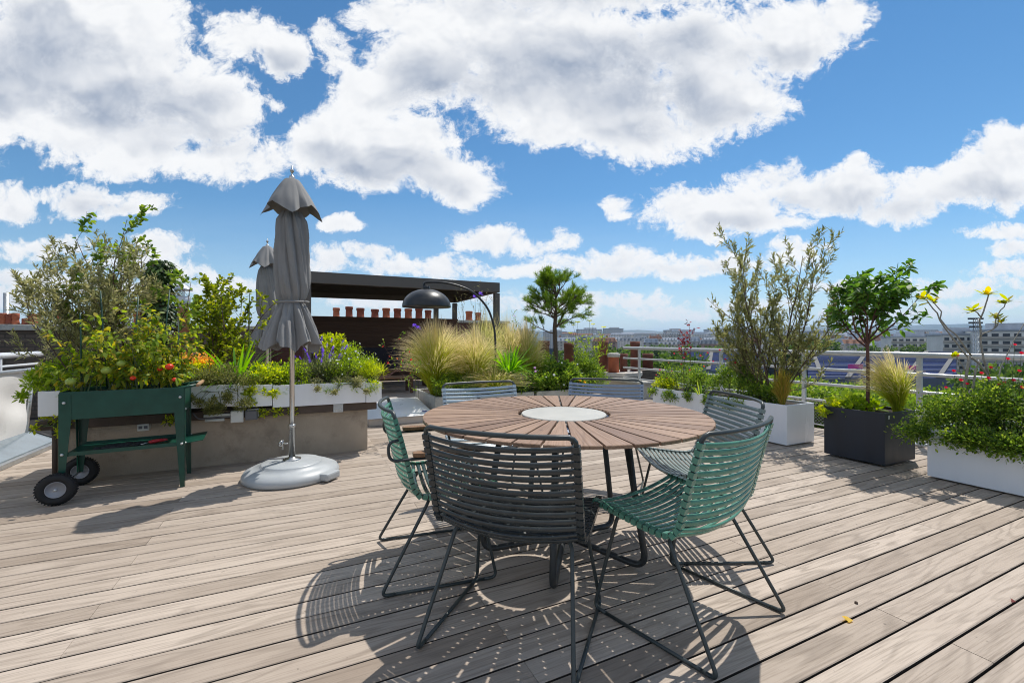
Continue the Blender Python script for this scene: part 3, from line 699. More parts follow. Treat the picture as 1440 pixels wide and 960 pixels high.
def make_chair(kind, name, label, slats):
    t = thing(name, label, 'chair', (0, 0, 0), 0, 'slatted chairs round the table')
    seat, back = MB(), MB(); ns = 27; k = 0
    for i in range(ns):
        s = .012+(PLEN-.024)*i/(ns-1)
        p, tg = path_eval(s)
        f = min(1, max(0, (s-.30)/.12))
        bow = .034*(1-f)+.052*f
        if i == 0: bow = .026
        if s < .385: slat(seat, s, bow)
        else: slat(back, s, bow)
    seat.build('seat', slats, t); back.build('backrest', slats, t)
    m = MB()
    P = [Vector((0, y, z)) for y, z in PATH]
    left = [p+Vector((-HW, 0, 0)) for p in P]; right = [p+Vector((HW, 0, 0)) for p in P]
    e = Vector((0, -.214, .812))
    rail = []
    for i in range(17):
        x = -HW+2*HW*i/16; q = x/HW; rail.append(e+Vector((x, -.050*(1-q*q), 0)))
    pts = left+rail+right[::-1]
    j = len(left)
    pts = left[:-1]+[left[-1], left[-1]+(e-P[-1])*.35, rail[0]+(rail[0]-left[-1])*-.25+Vector((.008, 0, 0)), rail[0]+Vector((.024, -.004, 0))]+rail[2:-2]+[rail[-1]+Vector((-.024, -.004, 0)), rail[-1]+(rail[-1]-right[-1])*-.25+Vector((-.008, 0, 0)), right[-1]+(e-P[-1])*.35]+right[::-1]
    m.tube(pts, .0090, 8); m.build('frame', M['chair_metal'], t)
    for sx in (-1, 1):
        for y0, x0, y1, z0 in ((.185, .235, .262, .405), (-.045, .235, -.265, .395)):
            yin = .9*math.copysign(.03, -y1)
            pts = fillet([(sx*.12, y0, z0), (sx*x0, y0, z0), (sx*.290, y1, .010), (sx*.288, y1+2.2*yin, .0085)], .035, 6)
            m = MB(); m.tube(pts, .0078, 8); m.build('leg', M['chair_metal'], t)
        m = MB(); m.tube([(sx*.288, .262-.055, .0085), (sx*.288, -.265+.055, .0085)], .0072, 8); m.build('runner', M['chair_metal'], t)
    for y0, z0 in ((.185, .405), (-.045, .395)):
        m = MB(); m.tube([(-.122, y0, z0), (0, y0, z0-.006), (.122, y0, z0)], .0072, 8); m.build('crossbar', M['chair_metal'], t)
    m = MB()
    for sx in (-.2, .2): m.tube([(sx, .235, .424), (sx, .185, .408), (sx, -.04, .398), (sx, -.08, .396)], .006, 6)
    m.tube([(-.2, .235, .424), (0, .235, .410), (.2, .235, .424)], .006, 6)
    m.build('seat_bearer', M['chair_metal'], t)
    return t
def seat_at(t, X, Y, fx, fy):
    t.location = cw(X, Y); f = cw(fx, fy); t.rotation_euler = (0, 0, math.atan2(f.y, f.x)-PI/2)
c1 = make_chair(0, 'slatted_chair', 'black slatted chair in front, back turned to the viewer', M['slat_black']); seat_at(c1, .016, 1.755, .345, .938)
def chair_copy(src, mat, label):
    c = copy_tree(src); c['label'] = label
    for ch in c.children:
        if ch.name.startswith(('seat.', 'backrest.')) or ch.name in ('seat', 'backrest'):
            ch.data = ch.data.copy(); ch.data.materials[0] = mat
    return c
c2 = chair_copy(c1, M['slat_green'], 'green slatted chair without armrests at the front right of the table'); seat_at(c2, .74, 1.85, -.629, .778)
c4 = chair_copy(c1, M['slat_blue'], 'pale blue slatted chair behind the table on the left'); seat_at(c4, -.15, 3.15, .446, -.895)
c5 = chair_copy(c1, M['slat_slate'], 'slate blue slatted chair behind the table on the right'); seat_at(c5, .685, 3.39, -.35, -.937)
c6 = chair_copy(c1, M['slat_sage'], 'grey green slatted chair right of the table, near the white planter'); seat_at(c6, 1.06, 2.525, -1, -.02)
c3 = chair_copy(c1, M['slat_pine'], 'green slatted chair with wooden armrests left of the table'); seat_at(c3, -.413, 2.30, .95, .31)
for sx in (-1, 1):
    m = MB()
    pts = fillet([(sx*.285, -.176, .690), (sx*.302, -.236, .685), (sx*.305, -.232, .600), (sx*.305, -.15, .604), (sx*.305, .13, .607), (sx*.300, .15, .50), (sx*.288, .14, .446)], .06, 6)
    m.tube(pts, .007, 8); am = m.build('armrest', M['chair_metal'], c3)
    m = MB(); poly = []
    for i in range(12):
        a = PI/2+PI*i/11; poly.append((.024*math.cos(a)*1.0, .024*math.sin(a)))
    hw, hl = .026, .135
    poly = [(-hw*.7, -hl), (hw*.7, -hl), (hw, -hl+.03), (hw, hl-.03), (hw*.6, hl), (-hw*.6, hl), (-hw, hl-.03), (-hw, -hl+.03)]
    m.prism(poly, -.009, .010); m.build('pad', M['arm_wood'], am, .004, loc=(sx*.305, .005, .624))

# ------------------------------------------------------------------ parasols
def make_parasol(label):
    t = thing('closed_parasol', label, 'parasol', (0, 0, 0), 0, 'closed grey parasols')
    base = MB(); base.lathe([(0, .0), (.355, .0), (.368, .012), (.368, .04), (.352, .068), (.30, .092), (.235, .104), (.232, .116), (.222, .124), (.10, .136), (0, .138)], n=64); bo = base.build('base', M['base_grey'], t)
    m = MB(); m.cbox((.30, -.075, .012), (.425, .075, .070)); m.build('wheel_housing', M['base_grey'], bo, .014)
    m = MB(); m.lathe([(0, .13), (.07, .13), (.07, .146), (.03, .150), (.03, .16)], n=24); m.build('flange', M['steel'], bo)
    m = MB(); m.tube([(-.345, -.03, .082), (-.22, -.02, .128), (-.07, -.01, .142)], .006, 6); m.build('groove', M['plastic_grey'], bo)
    m = MB(); m.lathe([(.0245, .14), (.0245, .405), (.027, .405), (.027, .43), (.02, .432)], n=20); m.build('sleeve', M['steel'], t)
    m = MB(); m.tube([(-.02, -.01, .27), (-.075, -.03, .27)], .006, 8); m.lathe([(0, 0), (.022, .0), (.026, .006), (.026, .016), (0, .02)], c=(-.075, -.03, .27), n=10, M=Matrix.Rotation(R(-80), 3, 'Y')); m.tube([(-.07, -.03, .22), (-.068, -.03, .30)], .007, 6); m.build('clamp_knob', M['steel'], t)
    m = MB(); m.lathe([(.0195, .14), (.0195, 2.40)], n=20); m.build('pole', M['steel'], t)
    # furled cloth with deep pleats
    from mathutils import noise as mnoise
    prof = [(2.20, .085), (2.13, .128), (2.0, .142), (1.85, .150), (1.70, .152), (1.58, .146), (1.50, .128), (1.462, .112), (1.442, .110), (1.42, .122), (1.36, .145), (1.27, .175), (1.18, .205), (1.11, .222), (1.085, .228)]
    amp = [.05, .10, .15, .17, .17, .16, .12, .07, .07, .12, .20, .27, .30, .31, .31]
    nth = 288; zs = []; 
    sub = []
    for i in range(len(prof)-1):
        for j in range(4): sub.append((i, j/4))
    sub.append((len(prof)-2, 1.0))
    V = []; r8 = np.random.default_rng(3); ph = r8.uniform(0, 2*PI, 6)
    for i, f in sub:
        z = prof[i][0]*(1-f)+prof[i+1][0]*f; rr = prof[i][1]*(1-f)+prof[i+1][1]*f; am = amp[i]*(1-f)+amp[i+1]*f
        for k in range(nth):
            th = 2*PI*k/nth
            tw = 1.05*(z-1.45) if z > 1.45 else -.35*(1.45-z)
            u = th+tw
            a = abs(math.sin(3.5*u+.7*math.sin(2*u+ph[0])))          # eight main folds, sharp valleys
            b = abs(math.sin(9.5*u+ph[1]+1.2*math.sin(3*u+2*z)))
            c = math.sin(23*u+ph[2]+6*z)*.04
            fold = .86*(a**.7)+.26*(b**.7)+c-.66
            if z < 1.44: fold = .92*(abs(math.sin(4.5*u+ph[3]+.6*math.sin(3*u)))**.7)+.20*abs(math.sin(12*u+ph[4]))+c-.62
            rad = rr*.80*(1+am*2.2*fold)
            nv = mnoise.noise((math.cos(th)*2.2, math.sin(th)*2.2, z*2.6)); n2 = abs(mnoise.noise((math.cos(th+z*1.3)*5, math.sin(th+z*1.3)*5, z*3.1)))
            rad += .022*nv-.020*n2+.005
            zz = z
            if z < 1.12: zz = z + (1.12-z)*1.1*math.sin(5*u+ph[5]) + (1.12-z)*.5*math.sin(11*u)
            V.append((rad*math.cos(th), rad*math.sin(th), zz))
    m_ = len(sub)
    F = [(i*nth+k, (i+1)*nth+k, (i+1)*nth+(k+1) % nth, i*nth+(k+1) % nth) for i in range(m_-1) for k in range(nth)]
    mb = MB(); mb.add(V, F, True); cano = mb.build('canopy', M['fabric'], t)
    m = MB(); pts = [(.122*math.cos(2*PI*k/40)*(1+.05*math.sin(9*2*PI*k/40)), .122*math.sin(2*PI*k/40)*(1+.05*math.sin(9*2*PI*k/40)), 1.452+.006*math.sin(2*PI*k/40)) for k in range(41)]
    m.tube(pts, .008, 6); m.build('tie_strap', M['fabric'], cano)
    # square vent cap with drooping corners
    V = []; nr = 14
    for i in range(nr+1):
        f = i/nr
        for k in range(nth):
            th = 2*PI*k/nth; q = abs(((th*2/PI+.5) % 1.0)*2-1); corner = q**1.05
            pl = abs(math.sin(2*th+.9)); pl2 = max(0, 1-2.2*pl)
            R_ = .058+.142*f
            nv = mnoise.noise((math.cos(th)*3, math.sin(th)*3, f*2.0)); rad = R_*(1-.24*f*pl2) + .034*f*corner + .020*f*nv
            z = 2.468-.225*f**1.08 - .100*f**1.4*corner + .02*f**3*pl2 
            V.append((rad*math.cos(th), rad*math.sin(th), z))
    F = [(i*nth+k, (i+1)*nth+k, (i+1)*nth+(k+1) % nth, i*nth+(k+1) % nth) for i in range(nr) for k in range(nth)]
    mb = MB(); mb.add(V, F, True); mb.add([(0, 0, 2.492)]+[V[k] for k in range(nth)], [(0, 1+k, 1+(k+1) % nth) for k in range(nth)], True); mb.build('vent_cap', M['fabric'], t)
    m = MB(); m.lathe([(.022, 2.47), (.022, 2.50), (.010, 2.505), (.008, 2.535), (.016, 2.54), (.016, 2.556), (.005, 2.565), (.004, 2.59), (0, 2.592)], n=14); m.build('finial', M['steel'], t)
    return t
p1 = make_parasol('closed grey parasol on a round grey base, in front of the white planters'); p1.location = cw(-1.84, 3.70); p1.rotation_euler = (0, 0, R(-18)-CA)
p2 = copy_tree(p1); p2['label'] = 'closed grey parasol farther back, half hidden by the nearer one'; p2.location = W(376, 6.35); p2.rotation_euler = (0, 0, R(40))

# ------------------------------------------------------------------ wheeled planter cart
A0 = math.atan2(.357, .614)
base = cw(-3.150, 3.075)
t = thing('planter_cart', 'dark green metal planter cart on two black wheels with tomato plants', 'planter cart', base, A0-CA)
Lx, Ly, zt, zb = .705, .40, .770, .575
m = MB(); h = .004
def tray():
    o = [(0, 0), (Lx, 0), (Lx, Ly), (0, Ly)]; q = [(.006, .006), (Lx-.006, .006), (Lx-.006, Ly-.006), (.006, Ly-.006)]
    V = [(x, y, zb) for x, y in o]+[(x, y, zt) for x, y in o]+[(x, y, zt) for x, y in q]+[(x, y, zb+.02) for x, y in q]; F = [(3, 2, 1, 0)]
    for i in range(4):
        j = (i+1) % 4; F += [(i, j, 4+j, 4+i), (4+i, 4+j, 8+j, 8+i), (8+i, 8+j, 12+j, 12+i)]
    F.append((12, 13, 14, 15)); m.add(V, F)
tray(); tr = m.build('tray', M['cart'], t, .002)
m = MB(); n = 12; V = []; Fq = []
for i in range(n+1):
    for j in range(7): V.append((.008+(Lx-.016)*i/n, .008+(Ly-.016)*j/6, zt-.035+random.uniform(-.015, .015)))
for i in range(n):
    for j in range(6): Fq.append((i*7+j, (i+1)*7+j, (i+1)*7+j+1, i*7+j+1))
m.add(V, Fq, True); m.build('soil', M['soil'], t)
def cleg(x, y, sx, sy, z0):
    """tapered angle-iron leg wrapped round the tray's corner"""
    m = MB(); e = .0035
    for ax in (0, 1):
        wt, wb = .062, .026
        s = sx if ax == 0 else sy
        P = [(0, zt-.012), (wt*s, zt-.012), (wt*s, zb-.02), (wb*s, z0), (0, z0)]
        o = -sy*e if ax == 0 else -sx*e
        V = []
        for dd in (0.0006*(-sy if ax == 0 else -sx), o):
            for a, z in P: V.append((x+a, y+dd, z) if ax == 0 else (x+dd, y+a, z))
        F = [(0, 1, 2, 3, 4), (9, 8, 7, 6, 5)]+[(i, (i+1) % 5, 5+(i+1) % 5, 5+i) for i in range(5)]
        m.add(V, F)
    lg = m.build('leg', M['cart'], t)
    for z in (zb+.12, .335):
        b = MB(); b.lathe([(.010, 0), (.010, .004), (.006, .009), (0, .010)], n=12, M=Matrix.Rotation(R(90 if sy > 0 else -90), 3, 'X')); b.build('bolt', M['bolt'], lg, loc=(x+sx*(.026 if z > .4 else .016), y-sy*.004, z))
    if sx < 0:
        for z in (.335, .60):
            b = MB(); b.lathe([(.009, 0), (.009, .004), (.005, .008), (0, .009)], n=12, M=Matrix.Rotation(R(90), 3, 'Y')); b.build('bolt', M['bolt'], lg, loc=(x+.004, y+sy*.018, z))
cleg(0, 0, 1, 1, .115); cleg(Lx, 0, -1, 1, 0.0); cleg(0, Ly, 1, -1, .115); cleg(Lx, Ly, -1, -1, 0.0)
m = MB(); m.cbox((.01, .012, .318), (Lx-.01, Ly-.012, .322)); m.cbox((.006, .006, .318), (Lx-.006, .010, .346)); m.cbox((.006, Ly-.010, .318), (Lx-.006, Ly-.006, .346)); m.box((Lx+.05, Ly*.5, .338), (.14, Ly-.02, .004), M=Matrix.Rotation(R(-6), 3, 'Y')); m.build('shelf', M['cart'], t)
MX = Matrix.Rotation(R(90), 3, 'X')
def wheel(y):
    tp = []; 
    for k in range(25):
        a = 2*PI*k/24; tp.append((.078+.029*math.cos(a), .031*math.sin(a)))
    w = MB(); w.lathe(tp, n=72, M=MX)
    for k in range(36):
        a = 2*PI*k/36; Q = Matrix.Rotation(a, 3, 'Y')
        for s in (-1, 1): w.box(Q @ Vector((.1055, s*.013+.004*(k % 2), 0)), (.006, .018, .009), M=Q)
    w_o = w.build('wheel', M['rubber'], t, loc=(.0, y, .111))
    sg = -1 
    m = MB(); m.lathe([(.056, .016), (.054, .022), (.050, .018), (.046, .006), (.022, .004), (.020, .014), (.010, .016), (.010, .02), (0, .02)], n=40, M=MX)
    m.lathe([(.056, -.016), (.054, -.022), (.050, -.018), (.046, -.006), (.022, -.004), (.020, -.014), (0, -.016)], n=40, M=MX)
    rim = m.build('rim', M['rim'], w_o)
    for k in range(5):
        a = 2*PI*k/5+.4; b = MB(); b.lathe([(.0055, 0), (.0055, .005), (0, .006)], n=10, M=MX); b.build('bolt', M['bolt'], rim, loc=(.034*math.cos(a), -.006, .034*math.sin(a)))
    b = MB(); b.lathe([(.009, 0), (.009, .012), (0, .014)], n=12, M=MX); b.build('axle_nut', M['bolt'], rim, loc=(0, -.018, 0))
wheel(-.045); wheel(Ly+.045)
m = MB(); m.tube([(0, -.06, .111), (0, Ly+.06, .111)], .007, 8); m.build('axle', M['steel'], t)
m = MB()
for y in (.02, Ly-.02): m.tube([(Lx-.10, y, zt-.016), (Lx+.085, y, zt+.012)], .011, 8)
hd = m.build('handle', M['cart'], t)
m = MB(); m.tube([(Lx+.085, -.005, zt+.012), (Lx+.085, Ly*.5, zt+.012), (Lx+.085, Ly+.005, zt+.012)], [.013, .0155, .013], 12); m.build('grip', M['grip_wood'], hd)
QC = Matrix.Rotation(A0-CA, 3, 'Z')
def on_shelf(x, y, z=.324): return base + QC @ Vector((x, y, z))
# gloves and trowel on the shelf
def lump(name, mat, parts, parent=None):
    m = MB()
    for c, r in parts:
        prof = [(r[0]*math.sin(PI*k/8), -math.cos(PI*k/8)) for k in range(9)]
        b = len(m.v); m.lathe([(q, w*r[2]) for q, w in prof], c=c, n=14)
        for i in range(b, len(m.v)):
            x, y, z = m.v[i]; m.v[i] = (c[0]+(x-c[0]), c[1]+(y-c[1])*r[1]/r[0], max(.0005, z)+.003*math.sin(60*x+40*y))
    return m.build(name, mat, parent)
for (x, y, rz, l) in ((.24, .10, .2, 'black gardening glove lying at the front of the cart shelf'), (.33, .16, -.3, 'black gardening glove beside the red-handled trowel')):
    g = thing('gardening_glove', l, 'glove', on_shelf(x, y), A0-CA+rz, 'gloves on the cart shelf')
    lump('palm', M['glove'], [((0, 0, .014), (.05, .04, .018)), ((-.055, .005, .012), (.03, .035, .014))], g)
    for k in range(4): m = MB(); m.tube([(.035, -.03+.02*k, .012), (.075, -.036+.024*k, .016+.004*(k % 2)), (.10, -.04+.026*k, .009)], [.010, .009, .007], 8); m.build('finger', M['glove'], g)
    m = MB(); m.tube([(0, -.035, .012), (.03, -.06, .014), (.05, -.064, .009)], [.010, .010, .007], 8); m.build('thumb', M['glove'], g)
g = thing('hand_trowel', 'small trowel with a red handle on the cart shelf', 'trowel', on_shelf(.47, .12), A0-CA+.35)
m = MB(); m.tube([(0, 0, .022), (.03, 0, .024), (.08, 0, .025), (.115, 0, .024)], [.010, .015, .013, .008], 12); m.build('handle', M['red_paint'], g)
m = MB(); m.tube([(0, 0, .022), (-.05, 0, .012)], .005, 8); m.add([(-.05, -.026, .018), (-.05, 0, .010), (-.05, .026, .018), (-.12, -.028, .018), (-.12, 0, .009), (-.12, .028, .018), (-.165, 0, .012)], [(0, 1, 4, 3), (1, 2, 5, 4), (3, 4, 6), (4, 5, 6)]); m.build('blade', M['steel'], g)
# ------------------------------------------------------------------ pergola
PV0, PV1, PU0, PU1, PZ = 9.3, 12.5, .05, 4.12, 2.45
t = thing('pergola', 'flat-roofed taupe metal pergola with a dark slatted back wall', 'pergola', (PU0, PV0, 0))
w, d = PU1-PU0, PV1-PV0
m = MB(); fh = .22
m.cbox((0, 0, PZ-fh), (w, .10, PZ)); m.cbox((0, d-.10, PZ-fh), (w, d, PZ)); m.cbox((0, .1005, PZ-fh), (.10, d-.1005, PZ-.001)); m.cbox((w-.10, .1005, PZ-fh), (w, d-.1005, PZ-.001))
m.build('roof_frame', M['pergola'], t, .006)
m = MB()
k = 0; y = .12
while y < d-.16:
    m.box((w/2, y+.07, PZ-.085), (w-.21, .185, .012), M=Matrix.Rotation(R(8), 3, 'X')); y += .17
m.cbox((.101, .101, PZ-.045), (w-.101, d-.101, PZ-.02)); m.build('louvre_roof', M['pergola_dark'], t)
for x, y in ((.06, .06), (w-.06, .06), (.06, d-.06), (w-.06, d-.06)):
    m = MB(); m.box((x, y, (PZ-fh)/2-.01), (.12, .12, PZ-fh-.02)); m.build('post', M['pergola'], t, .006)
m = MB(); m.box((w-.62, d-.06, (PZ-fh)/2), (.13, .10, PZ-fh-.02)); m.build('post', M['pergola'], t, .005)
m = MB()
zz = .05
while zz < 1.66:
    m.box((w/2, d-.16+random.uniform(-.003, .003), zz+.045), (w-.02, .026, .088)); zz += .098
m.cbox((0, d-.14, .02), (w, d-.125, 1.70)); m.cbox((.0, d-.2, 1.70), (w, d-.11, 1.745))
m.build('slatted_wall', M['dark_wood'], t)
m = MB()
for z in range(5): m.box((-.01, d*.62+.0, .12+.4*z), (.026, d*.7, .34))
m.build('side_wall', M['dark_wood'], t)
m = MB(); m.cbox((w*.32, .6, PZ-.105), (w*.40, 1.2, PZ-.100)); m.build('heater', M['pergola_dark'], t)
# bench and table in its shade
t = thing('outdoor_bench', 'dark wooden bench with a cushion in the shade of the pergola', 'bench', (1.15, 10.9, 0))
m = MB()
for k in range(5): m.box((.75, -.22+.11*k, .40), (2.0, .095, .035))
m.build('seat', M['arm_wood'], t, .004)
for x in (-.15, 1.65): m = MB(); m.box((x, 0, .19), (.07, .45, .38)); m.build('leg', M['dark_wood'], t)
m = MB(); m.box((.75, .02, .47), (1.7, .46, .10)); m.build('cushion', M['cloth_dark'], t, .03)
m = MB(); m.box((.75, .30, .72), (1.7, .10, .45)); m.build('back_cushion', M['cloth_dark'], t, .03)
t = thing('coffee_table', 'low wooden slatted table in front of the shaded bench', 'table', (1.7, 9.75, 0))
m = MB()
for k in range(5): m.box((0, -.24+.12*k, .33), (1.0, .105, .03))
m.build('tabletop', M['arm_wood'], t, .004)
for x, y in ((-.44, -.22), (.44, -.22), (-.44, .22), (.44, .22)): m = MB(); m.box((x, y, .157), (.06, .06, .314)); m.build('leg', M['dark_wood'], t)

# ---- arc lamp
Yl = 6.75
b0 = W(600, Yl)
t = thing('arc_lamp', 'black arc floor lamp with a wide dome shade over the grasses', 'lamp', W(697, 7.0))
inv = -Vector(t.location)
hp = b0+inv
m = MB(); hook = [hp+Vector((0, 0, 1.985)), hp+Vector((0, 0, 2.005))]
e = cw(1, 0)
def arc(px, py, Y): p = W(px, Y)+inv; p.z = zat(py, Y); return p
pts = [arc(596, 405, Yl), arc(596.5, 399, Yl), arc(600, 397, Yl), arc(612, 396.5, 6.77), arc(628, 398, 6.8), arc(645, 402, 6.84), arc(660, 408, 6.88), arc(673, 418, 6.92), arc(684, 431, 6.96), arc(691, 446, 6.98), arc(696, 470, 7.0), arc(697, 520, 7.0), Vector((0, 0, .04))]
sm = []
for i in range(len(pts)-1):
    a, b_, c, d_ = pts[max(i-1, 0)], pts[i], pts[i+1], pts[min(i+2, len(pts)-1)]
    for j in range(4):
        f = j/4; sm.append(.5*((2*b_)+(-a+c)*f+(2*a-5*b_+4*c-d_)*f*f+(-a+3*b_-3*c+d_)*f**3))
sm.append(pts[-1])
m.tube(sm, .017, 10); m.build('arm', M['lamp'], t)
m = MB(); zs = zat(432, Yl); rs = .365; hs = .265
prof = [(rs, 0), (rs, .012)]+[(rs*math.cos(a), .012+hs*math.sin(a)) for a in [R(90)*k/12 for k in range(1, 12)]]+[(.05, hs+.012), (.045, hs+.055), (.03, hs+.06), (0, hs+.06)]
m.lathe(prof, c=hp+Vector((0, 0, zs)), n=56)
sh = m.build('lamp_shade', M['lamp'], t)
m = MB(); m.lathe([(rs-.004, .002)]+[((rs-.008)*math.cos(a), .006+(hs-.008)*math.sin(a)) for a in [R(88)*k/10 for k in range(11)]], c=hp+Vector((0, 0, zs)), n=48); m.build('lining', M['lamp_in'], sh)
m = MB(); m.lathe([(0, .0), (.24, .0), (.24, .03), (.22, .04), (0, .04)], n=40); m.build('base', M['lamp'], t)

# ---- skylight box
sk = Vector((.80, 6.03, 0)); sx_, sy_ = .86, 1.05
t = thing('skylight', 'white sloping roof skylight set on the deck beyond the beige wall', 'skylight', sk)
m = MB(); m.add([(0, 0, 0), (sx_, 0, 0), (sx_, sy_, 0), (0, sy_, 0), (0, 0, .095), (sx_, 0, .095), (sx_, sy_, .21), (0, sy_, .21)], [(3, 2, 1, 0), (4, 5, 6, 7), (0, 1, 5, 4), (1, 2, 6, 5), (2, 3, 7, 6), (3, 0, 4, 7)]); m.build('kerb', M['kerb'], t, .008)
V = []; F = []; n = 12
for i in range(n+1):
    for j in range(n+1):
        a, b_ = i/n, j/n; ed = (1-(2*a-1)**4)*(1-(2*b_-1)**4)
        V.append((-.02+(sx_+.04)*a, -.02+(sy_+.04)*b_, .10+.115*b_+.05*ed))
for i in range(n):
    for j in range(n): q = i*(n+1)+j; F.append((q, q+n+1, q+n+2, q+1))
m = MB(); m.add(V, F, True); m.build('dome', M['dome'], t)
m = MB(); m.box((sx_-.10, .10, .140), (.075, .028, .003), M=Matrix.Rotation(R(6), 3, 'X')); m.build('maker_plate', plain('plate_blue', (.02, .03, .22), .4), t)

# ---- stone troughs for the grasses
for x0, x1, l, zt_ in ((1.76, 2.42, 'weathered pale stone trough beneath the hay-coloured grasses', .30), (2.47, 3.40, 'stone trough hidden behind the round table, middle of its row', .30), (3.45, 4.42, 'stone trough under the rose bush, right end of its row', .30)):
    trough('stone_trough', l, (x0, 6.30, .012), (x1, 7.55, zt_), M['stone'], th=.05, group='stone troughs', bev=.014)
t = thing('stone_block', 'small pale stone step beside the trough and the skylight', 'step', (1.30, 7.45, 0))
m = MB(); m.cbox((-.30, -.2, .01), (.18, .25, .16)); m.build('block', M['kerb'], t, .01)

# ---- chimneys
def chimney(name, label, c, size, rz, pots, mat, cap=True, zb=-3.0, group=None, capmat=None):
    t = thing(name, label, 'chimney', (c[0], c[1], zb), rz, group)
    sx, sy, sz = size[0], size[1], size[2]-zb
    m = MB(); m.cbox((-sx/2, -sy/2, 0), (sx/2, sy/2, sz)); m.build('stack', mat, t)
    if cap: m = MB(); m.cbox((-sx/2-.06, -sy/2-.06, sz), (sx/2+.06, sy/2+.06, sz+.09)); m.build('coping', capmat or M['stone'], t, .012)
    for x, y, h, r, mt in pots:
        m = MB(); m.lathe([(r*1.06, 0), (r*1.06, .04), (r*.95, .06), (r*.90, h-.09), (r*1.03, h-.085), (r*1.05, h-.02), (r, h), (r*.78, h), (r*.76, h*.4), (0, h*.4)], n=20)
        m.build('chimney_pot', M[mt], t, loc=(x, y, sz+(.09 if cap else 0)))
    return t
Yc = 14.6
pc = WV(560, Yc)
pots = []
for px_ in (473, 491, 507, 527, 543, 559, 574, 589, 602, 660, 673):
    q = WV(px_, Yc); pots.append((q.x-pc.x, random.uniform(-.05, .05), .34+random.uniform(-.05, .04), random.choice((.10, .11, .115, .12)), random.choice(('terracotta', 'terracotta_red', 'terracotta_red'))))
chimney('chimney_stack', 'long red brick chimney wall with a row of terracotta pots beyond the pergola', (pc.x, pc.y), (7.6, .55, 1.72), 0, pots, M['brick_red'])
# party wall at far left
q = WV(22, 9.6)
POTS_L = [(WV(px_, 9.55).x-(q.x-2.6), -.05, h_, .042, ('terracotta', 'terracotta_red')[k_ % 2]) for k_, (px_, h_) in enumerate(((-16, .17), (-6, .18), (4, .18), (13, .17), (22, .18), (36, .10), (48, .12)))]
chimney('chimney_stack', 'grey brown brick chimney wall at far left with short terracotta pots', (q.x-2.6, q.y), (6.9, .6, 1.28), 0, POTS_L, M['brick_grey'])
q = WV(60, 13.5)
chimney('chimney_stack', 'distant brick chimney row behind the olive shrub at far left', (q.x, q.y), (9, .6, zat(461, depth(q))), 0, [(-2.9+.46*k, 0, .26+.07*math.sin(k*2), .10, 'terracotta') for k in range(12)], M['brick_grey'])
q = WV(9, 12.6)
t = thing('flue_pipe', 'slim galvanised flue pipe rising at the far left edge', 'flue', (q.x, q.y, -1)); m = MB(); m.tube([(0, 0, 0), (0, 0, zat(412, depth(t.location))+1)], .045, 16); m.build('pipe', M['galv'], t); m = MB(); m.lathe([(.055, 2.55), (.055, 2.60)], n=16); m.build('collar', M['galv'], t)
q = W(258, 5.75)
t = thing('chimney_cowl', 'terracotta chimney pot with a metal rain cowl beside the ivy column', 'chimney', (q.x, q.y, .06)); t.scale = (.68, .68, 1)
m = MB(); m.box((0, 0, .55), (.34, .34, 1.1)); m.box((0, 0, 1.115), (.42, .42, .06)); m.build('stack', M['brick_red'], t)
m = MB(); m.lathe([(.095, 1.145), (.09, 1.48), (.10, 1.49)], n=20); m.build('chimney_pot', plain('pot_ochre', (.36, .19, .10), .8, var=.2), t)
m = MB(); m.lathe([(.075, 1.48), (.11, 1.52), (.115, 1.64), (.10, 1.64)], n=20)
for k in range(4): a = PI/2*k+.3; m.tube([(.09*math.cos(a), .09*math.sin(a), 1.63), (.09*math.cos(a), .09*math.sin(a), 1.74)], .008, 5)
m.lathe([(.15, 1.72), (.14, 1.74), (0, 1.80)], n=20); m.build('cowl', M['galv'], t)

# ---- octagonal chimney slab with weathered pots, right of the roses
def octo(px, Y): q = W(px, Y); return q
q = octo(868, 10.0)
t = thing('chimney_stack', 'octagonal rendered chimney base with brown weathered pots near the railing end', 'chimney', (q.x, q.y, -3))
zs = 3+zat(522, 10.0)
def oc(r, sc=1.0): return [(r*math.cos(R(22.5+45*k))*sc, r*math.sin(R(22.5+45*k))) for k in range(8)]
m = MB(); m.prism(oc(.46), 0, zs-.09); m.build('stack', M['stone'], t); m = MB(); m.prism(oc(.58), zs-.09, zs); m.build('slab', M['kerb'], t, .01)
def pot_at(px, Y, r, top, mt, parent, org):
    p = W(px, Y)-org; h = zat(top, Y)-org.z-zs+.0
    m = MB(); m.lathe([(r, 0), (r*.98, h-.10), (r*1.04, h-.09), (r*1.04, h), (r*.8, h), (r*.78, h*.5), (0, h*.5)], n=20); return m.build('chimney_pot', M[mt], parent, loc=(p.x, p.y, zs))
org = Vector(t.location)
pot_at(848, 9.98, .115, 479, 'terracotta_dark', t, org); pot_at(877, 9.95, .085, 497, 'terracotta_dark', t, org)
po = pot_at(863, 9.72, .12, 497, 'terracotta', t, org)
m = MB(); p = W(863, 9.72)-org; h = zat(497, 9.72)-org.z-zs; m.lathe([(.135, h-.075), (.14, h-.01), (.10, h+.012), (0, h+.014)], n=20); m.build('cap', M['stone'], t, loc=(p.x, p.y, zs))
pot_at(893, 10.15, .105, 480, 'terracotta_dark', t, org)
q = W(912, 11.2)
t = thing('chimney_stack', 'low brown chimney stack with one short pot behind the railing', 'chimney', (q.x, q.y, -3)); zs = 3+zat(519, 11.2)
m = MB(); m.cbox((-.5, -.3, 0), (.5, .3, zs)); m.build('stack', M['brick_grey'], t)
pot_at(911, 11.2, .13, 497, 'terracotta_dark', t, Vector(t.location))
q = W(772, 8.9)
